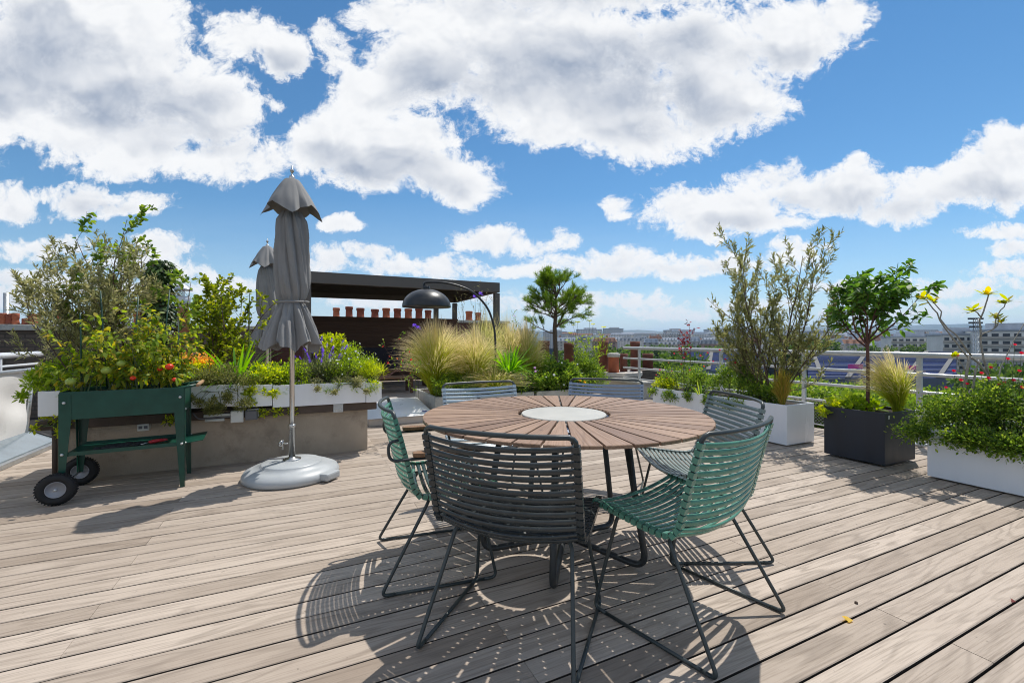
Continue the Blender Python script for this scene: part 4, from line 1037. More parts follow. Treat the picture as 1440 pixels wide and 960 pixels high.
t = thing('chimney_stack', 'chimney with two tall brown pots rising out of the shrubs left of the yarrow', 'chimney', (q.x, q.y, -3)); zs = 3+zat(520, 8.9)
m = MB(); m.cbox((-.45, -.3, 0), (.75, .3, zs)); m.build('stack', M['stone'], t)
pot_at(765, 8.8, .11, 479, 'terracotta_dark', t, Vector(t.location)); pot_at(800, 9.0, .10, 482, 'terracotta_dark', t, Vector(t.location))
# small things on the deck
q = W(1194, 705.3/(876-478)); t = MB(); 
m = MB(); m.add([(0, 0, .004), (.028, .010, .012), (.046, 0, .003), (.02, -.016, .006), (.012, .022, .016)], [(0, 3, 1), (3, 2, 1), (0, 1, 4)]); o = m.build('fallen_leaf', M['fl_orange']); o.location = q; o.rotation_euler = (0, 0, .6); tag(o, 'curled orange leaf lying on the deck at front right', 'leaf')
q = W(1204, 705.3/(848-478)); m = MB(); m.lathe([(0, 0), (.007, .002), (.006, .008), (0, .010)], n=8); o = m.build('pebble', M['bark']); o.location = q; tag(o, 'tiny dark pebble on a deck board just behind the orange leaf', 'pebble')
q = W(1423, 705.3/(847-478)); m = MB(); m.add([(0, 0, .003), (.02, .006, .009), (.034, 0, .003), (.014, -.012, .005)], [(0, 3, 1), (3, 2, 1)]); o = m.build('fallen_leaf', M['lf_maple']); o.location = q; o.rotation_euler = (0, 0, .2); tag(o, 'small dark red leaf on the deck near the right edge', 'leaf')
# ------------------------------------------------------------------ plants
def rot_about(v, axis, a):
    return Matrix.Rotation(a, 3, axis) @ v
def grow(p, d, L, r, lvl, cfg, tubes, twigs):
    """one branch as a wandering polyline, then its side branches"""
    n = cfg.get('seg', 7); pts = [p.copy()]; q = d.normalized(); st = L/n
    for i in range(n):
        j = Vector(rng.normal(0, cfg.get('wig', .12), 3)); q = (q+j+Vector((0, 0, cfg.get('up', .08)))).normalized()
        pts.append(pts[-1]+q*st)
    rad = [max(cfg.get('rmin', .0012), r*(1-.8*i/n)) for i in range(n+1)]
    tubes.append((pts, rad))
    def at(t):
        x = t*n; i = min(int(x), n-1); f = x-i
        return pts[i].lerp(pts[i+1], f), (pts[i+1]-pts[i]).normalized(), rad[i]
    if lvl > 0:
        k = cfg['nsub'][lvl-1]; k = max(1, int(round(rng.normal(k, k*.15))))
        for i in range(k):
            t = cfg.get('t0', .25)+(1-cfg.get('t0', .25))*(i+rng.uniform(.1, .9))/k
            a, tg, ra = at(min(t, .99)); ax = tg.orthogonal().normalized(); ax = rot_about(ax, tg, rng.uniform(0, 2*PI))
            cd = rot_about(tg, ax, R(rng.normal(cfg.get('ang', 38), 9)))
            grow(a, cd, L*cfg.get('ratio', .5)*(1.15-.55*t)*rng.uniform(.75, 1.2), ra*.62, lvl-1, cfg, tubes, twigs)
    lf = cfg['leaf_from'] if lvl == 0 else cfg.get('leaf_from_main', .55)
    nl = cfg['nleaf'] if lvl == 0 else int(cfg['nleaf']*cfg.get('main_leaf', 1.0))
    for i in range(nl):
        t = lf+(1-lf)*(i+rng.uniform(0, 1))/max(1, nl)
        a, tg, _ = at(min(t, .999)); twigs.append((a, tg))
def leaves_on(twigs, L, Wd, ang=50, prof=PROF_LEAF, upb=.25, droop=.15, per=1):
    P = np.array([tuple(a) for a, _ in twigs]*per); T = np.array([tuple(b) for _, b in twigs]*per); n = len(P)
    r = nrm(np.cross(T, rdir(n))); a = np.radians(rng.normal(ang, 16, n))[:, None]
    d = T*np.cos(a)+r*np.sin(a); d[:, 2] += upb; d = nrm(d)
    up = nrm(rdir(n)*.7+np.array([0, 0, 1.0])+.3*r)
    return blades(P, d, up, L*rng.uniform(.6, 1.25, n), Wd*rng.uniform(.7, 1.2, n), prof, droop*rng.uniform(.3, 1.8, n))
def tubes_mesh(name, tubes, mat, parent, n=5):
    m = MB()
    for pts, rad in tubes: m.tube(pts, list(rad), n if rad[0] > .006 else 3, False)
    return m.build(name, mat, parent)
def shrub(name, label, cat, loc, stems, cfg, leafmat_, barkmat, L, Wd, ang=50, prof=PROF_LEAF, per=1, levels=2, trunkname='stem', crownname='foliage', group=None, upb=.2, droop=.15, base_r=.01):
    t = thing(name, label, cat, loc, 0, group)
    tubes, twigs = [], []
    for (off, d, ln, r) in stems:
        grow(Vector(off), Vector(d), ln, r, levels, cfg, tubes, twigs)
    tubes_mesh(trunkname, tubes, M[barkmat], t)
    V, F, A = leaves_on(twigs, L, Wd, ang, prof, upb, droop, per)
    mesh_np(crownname, V, F, M[leafmat_], t)
    t['_n'] = len(twigs); del t['_n']
    return t, twigs
def spread_stems(n, h, spread, r, base=.05, hv=.2):
    out = []
    for i in range(n):
        a = 2*PI*i/n+rng.uniform(-.4, .4); s = spread*math.sqrt(rng.uniform(.05, 1)); 
        out.append(((base*math.cos(a)*rng.uniform(.2, 1), base*math.sin(a)*rng.uniform(.2, 1), 0), (s*math.cos(a), s*math.sin(a), 1), h*rng.uniform(1-hv, 1+hv*.4)*math.sqrt(1+.3*s*s), r*rng.uniform(.7, 1.2)))
    return out
def mound(name, label, cat, loc, size, n, mats, L, Wd, prof=PROF_LEAF, lobes=9, stems=40, group=None, hang=0.0, hangdir=(0, -1), droop=.2, stalk='stem_green', upb=.5, rough=.35):
    """a low bushy plant: clumps of leaves carried on fanning stalks, uneven outline"""
    t = thing(name, label, cat, loc, 0, group); sx, sy, sz = size
    cen = []; tb = []
    for i in range(lobes):
        x, y = rng.uniform(-1, 1), rng.uniform(-1, 1); rr = math.hypot(x, y)
        if rr > 1: x, y = x/rr*.95, y/rr*.95
        h = sz*(1-.55*min(1, x*x+y*y))*rng.uniform(.62, 1.08)
        cen.append((x*sx*.75, y*sy*.75, h*.72, rng.uniform(.26, .46)*min(sx, sy, 99)+.02, h))
    cen = np.array(cen)
    if hang > 0:
        k = max(3, lobes//2)
        hc = np.stack([rng.uniform(-.8, .8, k)*sx, np.full(k, 0.0)+hangdir[1]*sy*rng.uniform(.85, 1.1, k), -hang*rng.uniform(.1, .8, k), rng.uniform(.16, .30, k)*min(sx, sy), np.full(k, .05)], 1)
        if hangdir[0]: hc[:, 0], hc[:, 1] = hangdir[0]*sx*rng.uniform(.85, 1.1, k), rng.uniform(-.8, .8, k)*sy
        cen = np.concatenate([cen, hc])
    idx = rng.integers(0, len(cen), n); c = cen[idx]
    q = rdir(n)*(rng.uniform(.0, 1, n)**.5)[:, None]
    P = c[:, :3]+q*c[:, 3:4]*np.array([1.1, 1.1, 1.0]); P += rng.normal(0, rough*.06*min(sx, sz), (n, 3))
    if hang == 0: P[:, 2] = np.maximum(P[:, 2], .01)
    d = nrm(q*1.0+rdir(n)*.6+np.array([0, 0, upb])); up = nrm(rdir(n)*.6+np.array([0, 0, 1.0]))
    ml = mats if isinstance(mats, (list, tuple)) else [mats]
    V, F, A = blades(P, d, up, L*rng.uniform(.55, 1.3, n), Wd*rng.uniform(.6, 1.25, n), prof, droop*rng.uniform(.2, 1.6, n))
    mesh_np('foliage', V, F, M[ml[0]], t)
    m = MB()
    for i in range(stems):
        k = int(rng.integers(0, len(cen))); cc = cen[k]; e = Vector(cc[:3])+Vector(rng.normal(0, cc[3]*.5, 3))
        s = Vector((cc[0]*.35+rng.normal(0, .02), cc[1]*.35+rng.normal(0, .02), 0)); mid = s.lerp(e, .5)+Vector((0, 0, .12*sz)); m.tube([s, mid, e], [.0035, .0025, .0015], 3, False)
    m.build('stem', M[stalk], t)
    return t, cen
def grass(name, label, loc, h, spread, n, mat, w=.0032, arch=.80, group='feather grasses', cat='grass', lean=(0, 0), curl=1.35):
    t = thing(name, label, cat, loc, 0, group)
    a = rng.uniform(0, 2*PI, n); s = np.sqrt(rng.uniform(0, 1, n)); rb = .10*spread
    P0 = np.stack([rb*np.cos(a)*s, rb*np.sin(a)*s, np.zeros(n)], 1)
    tilt = (s**1.2)*arch+rng.normal(0, .13, n); a2 = a+rng.normal(0, .5, n)
    L = h*rng.uniform(.52, 1.14, n); K = 8; ts = np.linspace(0, 1, K)
    hor = np.stack([np.cos(a2), np.sin(a2)], 1)
    reach = (tilt*spread)[:, None]*(.35*ts[None]+.65*ts[None]**2)*1.15
    z = L[:, None]*(ts[None]-(.30*curl*np.abs(tilt)[:, None]+.04)*ts[None]**3)
    ripple = rng.normal(0, .012, (n, 1))*np.sin(ts[None]*PI*2+rng.uniform(0, 6, (n, 1)))
    C = np.stack([P0[:, 0:1]+hor[:, 0:1]*reach+lean[0]*ts[None]**2+ripple, P0[:, 1:2]+hor[:, 1:2]*reach+lean[1]*ts[None]**2+ripple, z], 2)
    sd = nrm(np.cross(C[:, -1]-C[:, 0], rdir(n)))
    wp = w*np.array([.9, 1, 1, .9, .8, .9, .8, .15]); hw = (wp[None, :]*rng.uniform(.6, 1.3, (n, 1))*.5)[:, :, None]*sd[:, None, :]
    V = np.stack([C-hw, C+hw], 2).reshape(-1, 3); i = np.arange(K-1)*2; q = np.stack([i, i+1, i+3, i+2], 1)
    F = (np.arange(n)[:, None, None]*(2*K)+q[None]).reshape(-1, 4); A = np.broadcast_to(np.repeat(ts, 2)[None], (n, 2*K)).ravel()
    mesh_np('blades', V, F, M[mat], t, attr=A)
    return t
def strap(name, label, loc, h, spread, n, mat, w=.028, cat='plant', group=None):
    t = thing(name, label, cat, loc, 0, group)
    a = rng.uniform(0, 2*PI, n); el = rng.uniform(.35, 1.35, n)
    d = np.stack([np.cos(a)*np.cos(el), np.sin(a)*np.cos(el), np.sin(el)], 1); P = np.stack([.04*np.cos(a), .04*np.sin(a), np.zeros(n)], 1)*spread
    up = nrm(np.stack([-np.sin(a)*0, np.zeros(n), np.ones(n)], 1)+rdir(n)*.15)
    pf = [(0, .55), (.15, .85), (.3, 1), (.45, 1), (.6, .9), (.75, .72), (.88, .45), (1, .05)]
    V, F, A = blades(P, d, up, h*rng.uniform(.75, 1.3, n), w*rng.uniform(.7, 1.2, n), pf, rng.uniform(.15, .55, n))
    mesh_np('leaf', V, F, M[mat], t, smooth=True); return t
def petals(n, r, w, tilt=.5, prof=PROF_OVAL):
    a = np.arange(n)*2*PI/n; d = np.stack([np.cos(a), np.sin(a), np.full(n, tilt)], 1)
    return blades(np.zeros((n, 3)), d, np.tile([0, 0, 1.0], (n, 1)), r, w, prof, .25)
_protos = {}
def flower(kind, parent, p, d=(0, 0, 1), s=1.0, mat=None):
    """copies of one small flower mesh, each its own part"""
    key = (kind, mat)
    if key not in _protos:
        if kind == 'daisy': parts = [petals(7, .016, .010, .35)]
        elif kind == 'yarrow':
            c = np.stack([rng.normal(0, .018, 40), rng.normal(0, .018, 40), rng.normal(0, .003, 40)], 1); parts = [blades(c, rdir(40, .2, 1), np.tile([1., 0, 0], (40, 1)), .012, .010, PROF_OVAL)]
        elif kind == 'spike':
            z = rng.uniform(0, .05, 34); c = np.stack([rng.normal(0, .003, 34), rng.normal(0, .003, 34), z], 1); parts = [blades(c, rdir(34, -.1, .9), np.tile([0, 0, 1.], (34, 1)), .012, .008, PROF_OVAL)]
        elif kind == 'ball':
            dd = rdir(44, -.3, 1); parts = [blades(dd*.012, dd, np.tile([.3, 0, 1.], (44, 1)), .030, .012, PROF_OVAL)]
        elif kind == 'cup': parts = [petals(6, .020, .018, 1.1), petals(5, .014, .013, 1.8)]
        else: parts = [petals(5, .018, .016, .6), petals(4, .012, .01, 1.5)]
        V, F, A = merge(parts)
        o = mesh_np('flower', V, F, M[mat], None); _protos[key] = o.data; bpy.data.objects.remove(o)
    o = bpy.data.objects.new('flower', _protos[key]); COL.objects.link(o); o.parent = parent
    o.location = p; o.scale = (s, s, s); o.rotation_euler = Vector(d).to_track_quat('Z', 'Y').to_euler(); return o
def stalks(parent, pairs, r=.0022, mat='stem_green', name='flower_stalk'):
    m = MB()
    for a, b in pairs:
        a, b = Vector(a), Vector(b); mid = a.lerp(b, .5)+Vector(rng.normal(0, .012, 3)); m.tube([a, mid, b], [r*1.2, r, r*.8], 4, False)
    return m.build(name, M[mat], parent)

# ======== on the wall, left to right
ZW = .70
def wp(px, v=4.92, z=ZW): return WV(px, v, z)
CF_OLIVE = dict(seg=7, wig=.10, up=.06, nsub=[6, 10], ang=36, ratio=.46, t0=.12, leaf_from=.1, nleaf=15, main_leaf=.7, leaf_from_main=.35)
loc = wp(128)
sh, tw = shrub('grey_shrub', 'tall grey-green wispy shrub at the left end of the wall planters', 'shrub', loc, spread_stems(11, 1.10, .40, .010, .10), CF_OLIVE, 'lf_olive', 'bark', .052, .0125, 42, per=1)
mound('conifer_mound', 'bright green dwarf conifer mound at the far left end of the wall', 'shrub', wp(88, 4.95, ZW), (.24, .16, .34), 4200, 'lf_bright', .030, .012, lobes=16)
CF_CLIMB = dict(seg=8, wig=.13, up=.05, nsub=[4, 8], ang=48, ratio=.32, t0=.2, leaf_from=.15, nleaf=9, main_leaf=1.0, leaf_from_main=.3)
sh, tw = shrub('rose_shrub', 'tall thin leggy green shrub with arching stems above the green cart', 'shrub', wp(192), [((-.06, 0, 0), (-.06, 0, 1), 1.35, .010), ((.0, .05, 0), (.12, .05, 1), 1.30, .010), ((.08, 0, 0), (.16, -.02, 1), 1.05, .009), ((-.12, .03, 0), (-.22, 0, 1), .9, .008), ((.02, .02, 0), (.05, 0, 1), 1.5, .009)], CF_CLIMB, 'lf_mid', 'bark_red', .042, .029, 60, prof=PROF_OVAL)
# ivy-clad pillar
q = W(226, 6.2)
t = thing('ivy_pillar', 'dark pillar smothered in drooping ivy behind the rose shrub', 'ivy pillar', (q.x, q.y, 0))
m = MB(); m.lathe([(.13, 0), (.13, 2.05), (.10, 2.18), (0, 2.2)], n=16); m.build('pillar', M['capping'], t)
n = 5200; a = rng.uniform(0, 2*PI, n); z = rng.uniform(.3, 2.25, n)**1.0; rr = .17+.04*np.sin(3*a+4*z)+rng.normal(0, .03, n); rr *= np.where(z > 2.05, np.sqrt(np.maximum(0.02, (2.32-z)/.27)), 1)
P = np.stack([rr*np.cos(a), rr*np.sin(a), z], 1); d = nrm(np.stack([np.cos(a), np.sin(a), np.full(n, -.7)], 1)+rdir(n)*.5); V, F, A = blades(P, d, nrm(np.stack([np.cos(a), np.sin(a), np.full(n, .8)], 1)), rng.uniform(.03, .065, n), rng.uniform(.025, .05, n), PROF_OVAL, .3)
mesh_np('ivy', V, F, M['lf_ivy'], t)
CF_LAUREL = dict(seg=6, wig=.10, up=.10, nsub=[4, 8], ang=42, ratio=.36, t0=.12, leaf_from=.1, nleaf=11, main_leaf=1.0, leaf_from_main=.3)
shrub('laurel_bush', 'upright glossy yellow-green bush left of the closed parasols', 'shrub', WV(313, 5.7, .5), spread_stems(9, 1.14, .22, .012, .10), CF_LAUREL, 'lf_laurel', 'bark', .052, .028, 52, prof=PROF_OVAL)
mound('sedum_clump', 'orange and yellow tinted clump below the laurel bush', 'plant', wp(278, 5.0), (.20, .16, .40), 2600, 'lf_sedum', .028, .024, prof=PROF_OVAL, lobes=14)
strap('strap_leaf_plant', 'bright green strap-leaved clump left of the nearer parasol', wp(332, 5.0), .50, 1.2, 85, 'lf_agap', .022)
mound('thyme_cushion', 'dense olive-green cushion spilling over the wall planter beside the cart handle', 'plant', wp(316, 4.74, .68), (.36, .17, .30), 12000, 'lf_thyme', .020, .008, lobes=22, hang=.20)
mound('trailing_plant', 'lime green trailing plant between the thyme cushion and the parasol pole', 'plant', wp(376, 4.82, .70), (.20, .16, .20), 1700, 'lf_lime', .034, .020, prof=PROF_OVAL, lobes=12, hang=.20)
mound('ground_plant', 'yellow-green leafy plant under the strap-leaved clump', 'plant', wp(352, 4.95, .70), (.5, .14, .20), 2600, 'lf_lime', .034, .016, lobes=14)
mound('ground_plant', 'mid green filler plant behind the thyme cushion', 'plant', wp(262, 4.98, .70), (.4, .14, .30), 2400, 'lf_mid', .036, .016, lobes=12)
mound('ground_plant', 'golden green leafy plant between the cart handle and the thyme cushion', 'plant', wp(276, 4.88, .70), (.20, .14, .26), 2000, 'lf_lime', .032, .018, prof=PROF_OVAL, lobes=14, hang=.10)
mound('ground_plant', 'yellow-green leafy plant spilling out behind the cart at the far left', 'plant', wp(110, 4.85, .72), (.42, .18, .26), 3000, 'lf_bright', .036, .018, prof=PROF_OVAL, lobes=16, hang=.05)
mound('ground_plant', 'light green leafy plant behind the middle of the cart', 'plant', wp(205, 4.90, .70), (.45, .18, .42), 3600, 'lf_lime', .036, .020, prof=PROF_OVAL, lobes=18)
mound('ground_plant', 'light green plant right behind the parasol pole', 'plant', wp(408, 4.90, .70), (.26, .18, .26), 2400, 'lf_bright', .034, .014, lobes=12, hang=.06)
# lavender
loc = wp(452, 4.92)
t, cen = mound('lavender', 'lavender with purple flower spikes right of the parasol pole', 'lavender', loc, (.26, .20, .32), 5200, 'lf_lav', .050, .006, lobes=14, upb=1.0, droop=.05)
pr = []
for k in range(46):
    a = rng.uniform(0, 2*PI); s = math.sqrt(rng.uniform(0, 1)); b = Vector((.30*s*math.cos(a), .24*s*math.sin(a), rng.uniform(.24, .50)*(1.08-.4*s))); pr.append(((b.x*.5, b.y*.5, .1), b)); flower('spike', t, b, (b.x, b.y, .5), rng.uniform(.8, 1.2), 'fl_purple')
stalks(t, pr, .0014)
loc = wp(492, 4.92)
t, cen = mound('daisy_bush', 'airy yellow-green bush dotted with small pale daisies at the right end of the wall', 'plant', loc, (.34, .22, .46), 7500, 'lf_bright', .026, .009, lobes=26, hang=.10, upb=.7)
for k in range(60):
    c = cen[int(rng.integers(0, 26))]; dd = rdir(1, -.2, 1)[0]; dd[1] -= .4; flower('daisy', t, Vector(c[:3])+Vector(dd)*float(c[3])*1.05, dd, rng.uniform(.5, .85), 'fl_white')
mound('trailing_plant', 'grey-green trailing stems hanging over the white planter below the daisies', 'plant', wp(480, 4.68, .70), (.36, .10, .05), 1500, 'lf_olive', .022, .013, lobes=6, hang=.20)
mound('grass_tuft', 'fine yellow-green tuft at the very right corner of the wall planters', 'plant', wp(524, 4.86), (.14, .16, .28), 2200, 'lf_lime', .06, .006, lobes=9, hang=.12, upb=.7)
mound('spurge', 'rounded lime green spurge behind the lavender', 'plant', WV(467, 5.3, .95), (.17, .15, .30), 1500, 'lf_lime', .034, .020, prof=PROF_OVAL, lobes=8)
t, tw = shrub('wiry_plant', 'thin reddish stems with red blooms reaching right from the wall end', 'plant', wp(532, 5.0), [((0, 0, 0), (.35+.3*k, .1*k-.2, .9-.12*k), .5, .004) for k in range(6)], dict(seg=7, wig=.16, up=-.03, nsub=[2, 3], ang=40, ratio=.45, leaf_from=.2, nleaf=3), 'lf_mid', 'bark_red', .035, .02)
for a, b in tw[::9][:12]: flower('bloom', t, a, b, .9, 'fl_red')
t = thing('allium', 'single tall seed-head stalk between the laurel and the far parasol', 'flower', WV(348, 5.4, .7)); h = zat(412, depth(t.location))-.7
stalks(t, [((0, 0, 0), (0.02, 0, h))], .004); flower('ball', t, (.02, 0, h), (0, 0, 1), 1.2, 'lf_laurel')

# ======== tomatoes in the cart
def cartp(x, y, z=.74): return base + QC @ Vector((x, y, z))
CF_TOM = dict(seg=8, wig=.14, up=.03, nsub=[6], ang=60, ratio=.30, t0=.08, leaf_from=.15, nleaf=10, main_leaf=.8, leaf_from_main=.25)
tm_lab = ['tomato plant at the left end of the cart, with yellowing leaves', 'tomato plant second from the left in the cart, with large green fruit', 'tomato plant in the middle of the cart, with tangled brown leaves', 'tomato plant right of the cart centre, hung with ripe red fruit', 'tomato plant at the handle end of the cart, one leaf drooping over the rim']
for k, (x, h) in enumerate(((.07, .34), (.20, .44), (.35, .42), (.51, .46), (.64, .34))):
    loc = cartp(x, .17+.06*(k % 2))
    st = [((rng.normal(0, .03), rng.normal(0, .02), 0), (rng.normal(0, .26), rng.normal(-.02, .22), 1), h*rng.uniform(.7, 1.5), .006) for _ in range(7)]
    t, tw = shrub('tomato_plant', tm_lab[k], 'tomato plant', loc, st, CF_TOM, 'lf_tomato', 'stem_green', .046, .026, 62, prof=PROF_OVAL, levels=1, group='tomato plants', upb=-.1, droop=.45, per=1)
    m = MB(); dx = rng.normal(0, .03); m.tube([(0, .02, -.03), (dx, .02, h*1.75)], .005, 6); m.build('stake', M['stake'], t)
    fr = {0: [(-.02, -.13, .10, .030, 'tomato_green')], 1: [(.03, -.14, .17, .032, 'tomato_green')], 2: [(.04, -.13, .11, .018, 'tomato_red'), (-.03, -.12, .22, .026, 'tomato_green')], 3: [(.03, -.13, .17, .018, 'tomato_red')], 4: [(-.03, -.15, .19, .027, 'tomato_red'), (.0, -.15, .09, .016, 'tomato_red')]}[k]
    for fx, fy, fz, r, mt in fr:
        v = QC @ Vector((fx, fy, fz)); m = MB(); m.lathe([(r*math.sin(PI*i/10)*(1.05), -r*.88*math.cos(PI*i/10)) for i in range(11)], n=18); m.build('tomato', M[mt], t, loc=v)
# fallen leaf of the last plant hanging over the rim is part of its foliage; weeds below the planters
for px_, l in ((238, 'little green weed hanging under the planters beside the cart legs'), (364, 'little green weed hanging below the dark socket box'), (386, 'small weed sprouting beside the parasol pole'), (408, 'single weed sprig just right of the parasol pole')):
    mound('weed', l, 'weed', WV(px_, 4.68, .42 if px_ > 300 else .40), (.07, .03, .10), 70, 'lf_lime', .034, .018, prof=PROF_OVAL, lobes=4, stems=6)
mound('weed', 'leafy weed growing out of the left end of the wall', 'weed', WV(78, 4.70, .46), (.14, .06, .10), 260, 'lf_lime', .035, .018, prof=PROF_OVAL, lobes=6, hang=.08)

# ======== grasses and flowers in the stone troughs
def gp(px, v=6.75, z=.27): return WV(px, v, z)
grass('feather_grass', 'biggest hay-tipped grass clump, leftmost of the row', gp(612, 6.75), 1.26, .62, 3000, 'lf_stipa', w=.0042)
grass('feather_grass', 'hay-tipped grass clump above the pale blue chair', gp(668, 6.62), 1.10, .50, 2200, 'lf_stipa', w=.0042)
grass('feather_grass', 'hay-tipped grass clump behind the strap leaves, right of the row', gp(740, 6.95), 1.26, .44, 1700, 'lf_stipa', w=.0042)
grass('feather_grass', 'short drooping grass tuft right above the pale blue chair back', gp(696, 6.34), .50, .55, 1300, 'lf_stipa', w=.004, arch=.8)
grass('feather_grass', 'greenish feather grass filling the gap between the two left clumps', gp(642, 7.05), 1.10, .45, 1100, 'lf_stipa_g', w=.0045)
grass('feather_grass', 'greenish feather grass just left of the strap-leaved clump', gp(690, 6.80), 1.00, .50, 1300, 'lf_stipa_g', w=.0045)
grass('feather_grass', 'pale feather grass rising right behind the strap-leaved clump', gp(716, 7.05), 1.24, .44, 1400, 'lf_stipa', w=.0045)
grass('green_grass', 'tall green grass behind the feather grasses under the lamp', gp(682, 7.35), 1.36, .60, 2200, 'lf_stipa_g', w=.005, group=None)
grass('green_grass', 'tall loose green grass between the lamp pole and the pine', gp(712, 7.4), 1.42, .75, 900, 'lf_stipa_g', w=.005, group=None)
strap('strap_leaf_plant', 'bright green strap-leaved clump in the middle of the grasses', gp(716, 6.36, .60), .56, 1.2, 110, 'lf_agap', .032)
mound('low_shrub', 'dark green shrub filling the foot of the biggest grass clump', 'shrub', gp(640, 6.45, .25), (.42, .22, .52), 5200, 'lf_mid', .040, .014, lobes=20)
mound('low_shrub', 'mid green leafy filler under the strap-leaved clump above the table', 'shrub', gp(735, 6.45, .22), (.42, .22, .55), 4200, 'lf_mid', .045, .018, lobes=20)
mound('low_shrub', 'bright green filler bush between the feather grass and the pine trunk', 'shrub', gp(762, 6.95, .25), (.40, .25, .80), 4600, 'lf_bright', .055, .014, lobes=22, upb=.8)
mound('low_shrub', 'dark shrub between the grasses above the pale blue chair', 'shrub', gp(690, 6.75, .25), (.40, .25, .45), 3200, 'lf_dark', .045, .018, lobes=14)
t, tw = shrub('basil_plant', 'small light green leafy plant at the left end of the stone trough', 'plant', gp(614, 6.38, .28), spread_stems(6, .30, .5, .004, .05), dict(seg=5, wig=.1, up=.05, nsub=[3], ang=45, ratio=.5, t0=.3, leaf_from=.3, nleaf=5), 'lf_bright', 'stem_green', .055, .026, prof=PROF_OVAL, levels=1)
t, cen = mound('rose_bush', 'leafy rose bush with a few white and pink blooms behind the table', 'rose bush', gp(786, 6.55, .20), (.52, .34, .70), 7600, 'lf_mid', .052, .032, prof=PROF_OVAL, lobes=30)
for px_, py_, mt, s in ((779, 527, 'fl_white', 1.6), (793, 541, 'fl_white', 1.2), (790, 510, 'fl_white', 1.0), (752, 517, 'fl_pink', 1.5), (753, 522, 'fl_pink', 1.4), (768, 530, 'fl_white', .8), (812, 512, 'fl_white', 1.0)):
    p = WV(px_, 6.23); p.z = zat(py_, depth(p)); flower('bloom', t, p-Vector(t.location), (-.3, -1, .5), s, mt)
t, cen = mound('aster_bush', 'dark leafy bush at the right end of the flower bed above the slate chair', 'shrub', gp(826, 6.75, .15), (.34, .36, .78), 5200, 'lf_mid', .060, .016, lobes=22, upb=.7)
t, tw = shrub('yarrow', 'tall green stems topped by flat yellow flower heads', 'flower', gp(826, 7.05, .35), spread_stems(11, .88, .30, .006, .20), dict(seg=6, wig=.06, up=.05, nsub=[5], ang=40, ratio=.30, t0=.1, leaf_from=.1, nleaf=10), 'lf_bright', 'stem_green', .085, .017, levels=1)
pr = []
for px_, py_, s in ((802, 468, 1.3), (812, 453, 1.6), (829, 451, 1.6), (834, 456, 1.2), (849, 460, 1.4), (806, 457, .9), (822, 477, .9)):
    p = WV(px_, 7.0); p.z = zat(py_, depth(p)); p = p-Vector(t.location); pr.append(((p.x*.8, p.y*.7, p.z-.35), p)); flower('yarrow', t, p, (0, -.1, 1), s, 'fl_yellow')
stalks(t, pr, .003)
t, tw = shrub('alstroemeria', 'tall bronze-flowered stems standing left of the pine', 'flower', gp(730, 7.2, .3), spread_stems(9, 1.28, .22, .005, .16), dict(seg=7, wig=.06, up=.06, nsub=[4], ang=40, ratio=.16, t0=.45, leaf_from=.2, nleaf=4, leaf_from_main=.2, main_leaf=5), 'lf_mid', 'bark_red', .05, .014, levels=1)
for a, b in tw[::16][:26]:
    if a.z > .95: flower('bloom', t, a, b, 1.2, 'fl_orange' if rng.uniform() < .5 else 'fl_pink')
t = thing('agapanthus', 'purple flower balls on tall thin stalks beside the bend of the lamp arm', 'flower', gp(672, 7.1, .3)); pr = []
for px_, py_ in ((676, 414), (668, 418)):
    p = WV(px_, 7.0); p.z = zat(py_, depth(p)); p = p-Vector(t.location); pr.append(((p.x*.9, p.y*.5, .0), p)); flower('ball', t, p, (0, 0, 1), 1.3, 'fl_purple')
stalks(t, pr, .0035)
t = thing('agapanthus', 'low purple flower balls at the left flank of the biggest grass clump', 'flower', gp(588, 7.0, .1)); pr = []
for px_, py_ in ((583, 459), (588, 462)):
    p = WV(px_, 7.0); p.z = zat(py_, depth(p)); p = p-Vector(t.location); pr.append(((p.x*.5, p.y*.5, .0), p)); flower('ball', t, p, (0, 0, 1), 1.3, 'fl_purple')
stalks(t, pr, .0035)
t, tw = shrub('wispy_sapling', 'thin wispy sapling with sparse leaves beside the lamp arm', 'shrub', gp(668, 7.25, .3), spread_stems(7, 1.6, .22, .007, .10), dict(seg=7, wig=.07, up=.06, nsub=[7], ang=30, ratio=.3, t0=.2, leaf_from=.1, nleaf=7), 'lf_olive', 'bark', .05, .010, levels=1)
t = thing('verbena', 'low purple verbena flowers right of the grasses near the table edge', 'flower', gp(728, 6.4, .25)); pr = []
for k in range(9):
    p = Vector((rng.uniform(-.14, .14), rng.uniform(-.1, .1), rng.uniform(.14, .34))); pr.append(((p.x*.4, p.y*.4, 0), p)); flower('spike', t, p, (0, -.2, 1), 1.2, 'fl_purple')
stalks(t, pr, .002)
t = thing('marigold', 'small orange flowers peeping over the slate chair back', 'flower', WV(818, 6.2, .0)); pr = []
for px_, py_ in ((815, 535), (822, 538), (812, 540), (820, 544)):
    p = WV(px_, 6.2); p.z = zat(py_, depth(p)); p = p-Vector(t.location); pr.append(((p.x*.4, p.y*.4, 0), p)); flower('ball', t, p, (0, -.4, 1), .8, 'fl_orange')
stalks(t, pr, .003)

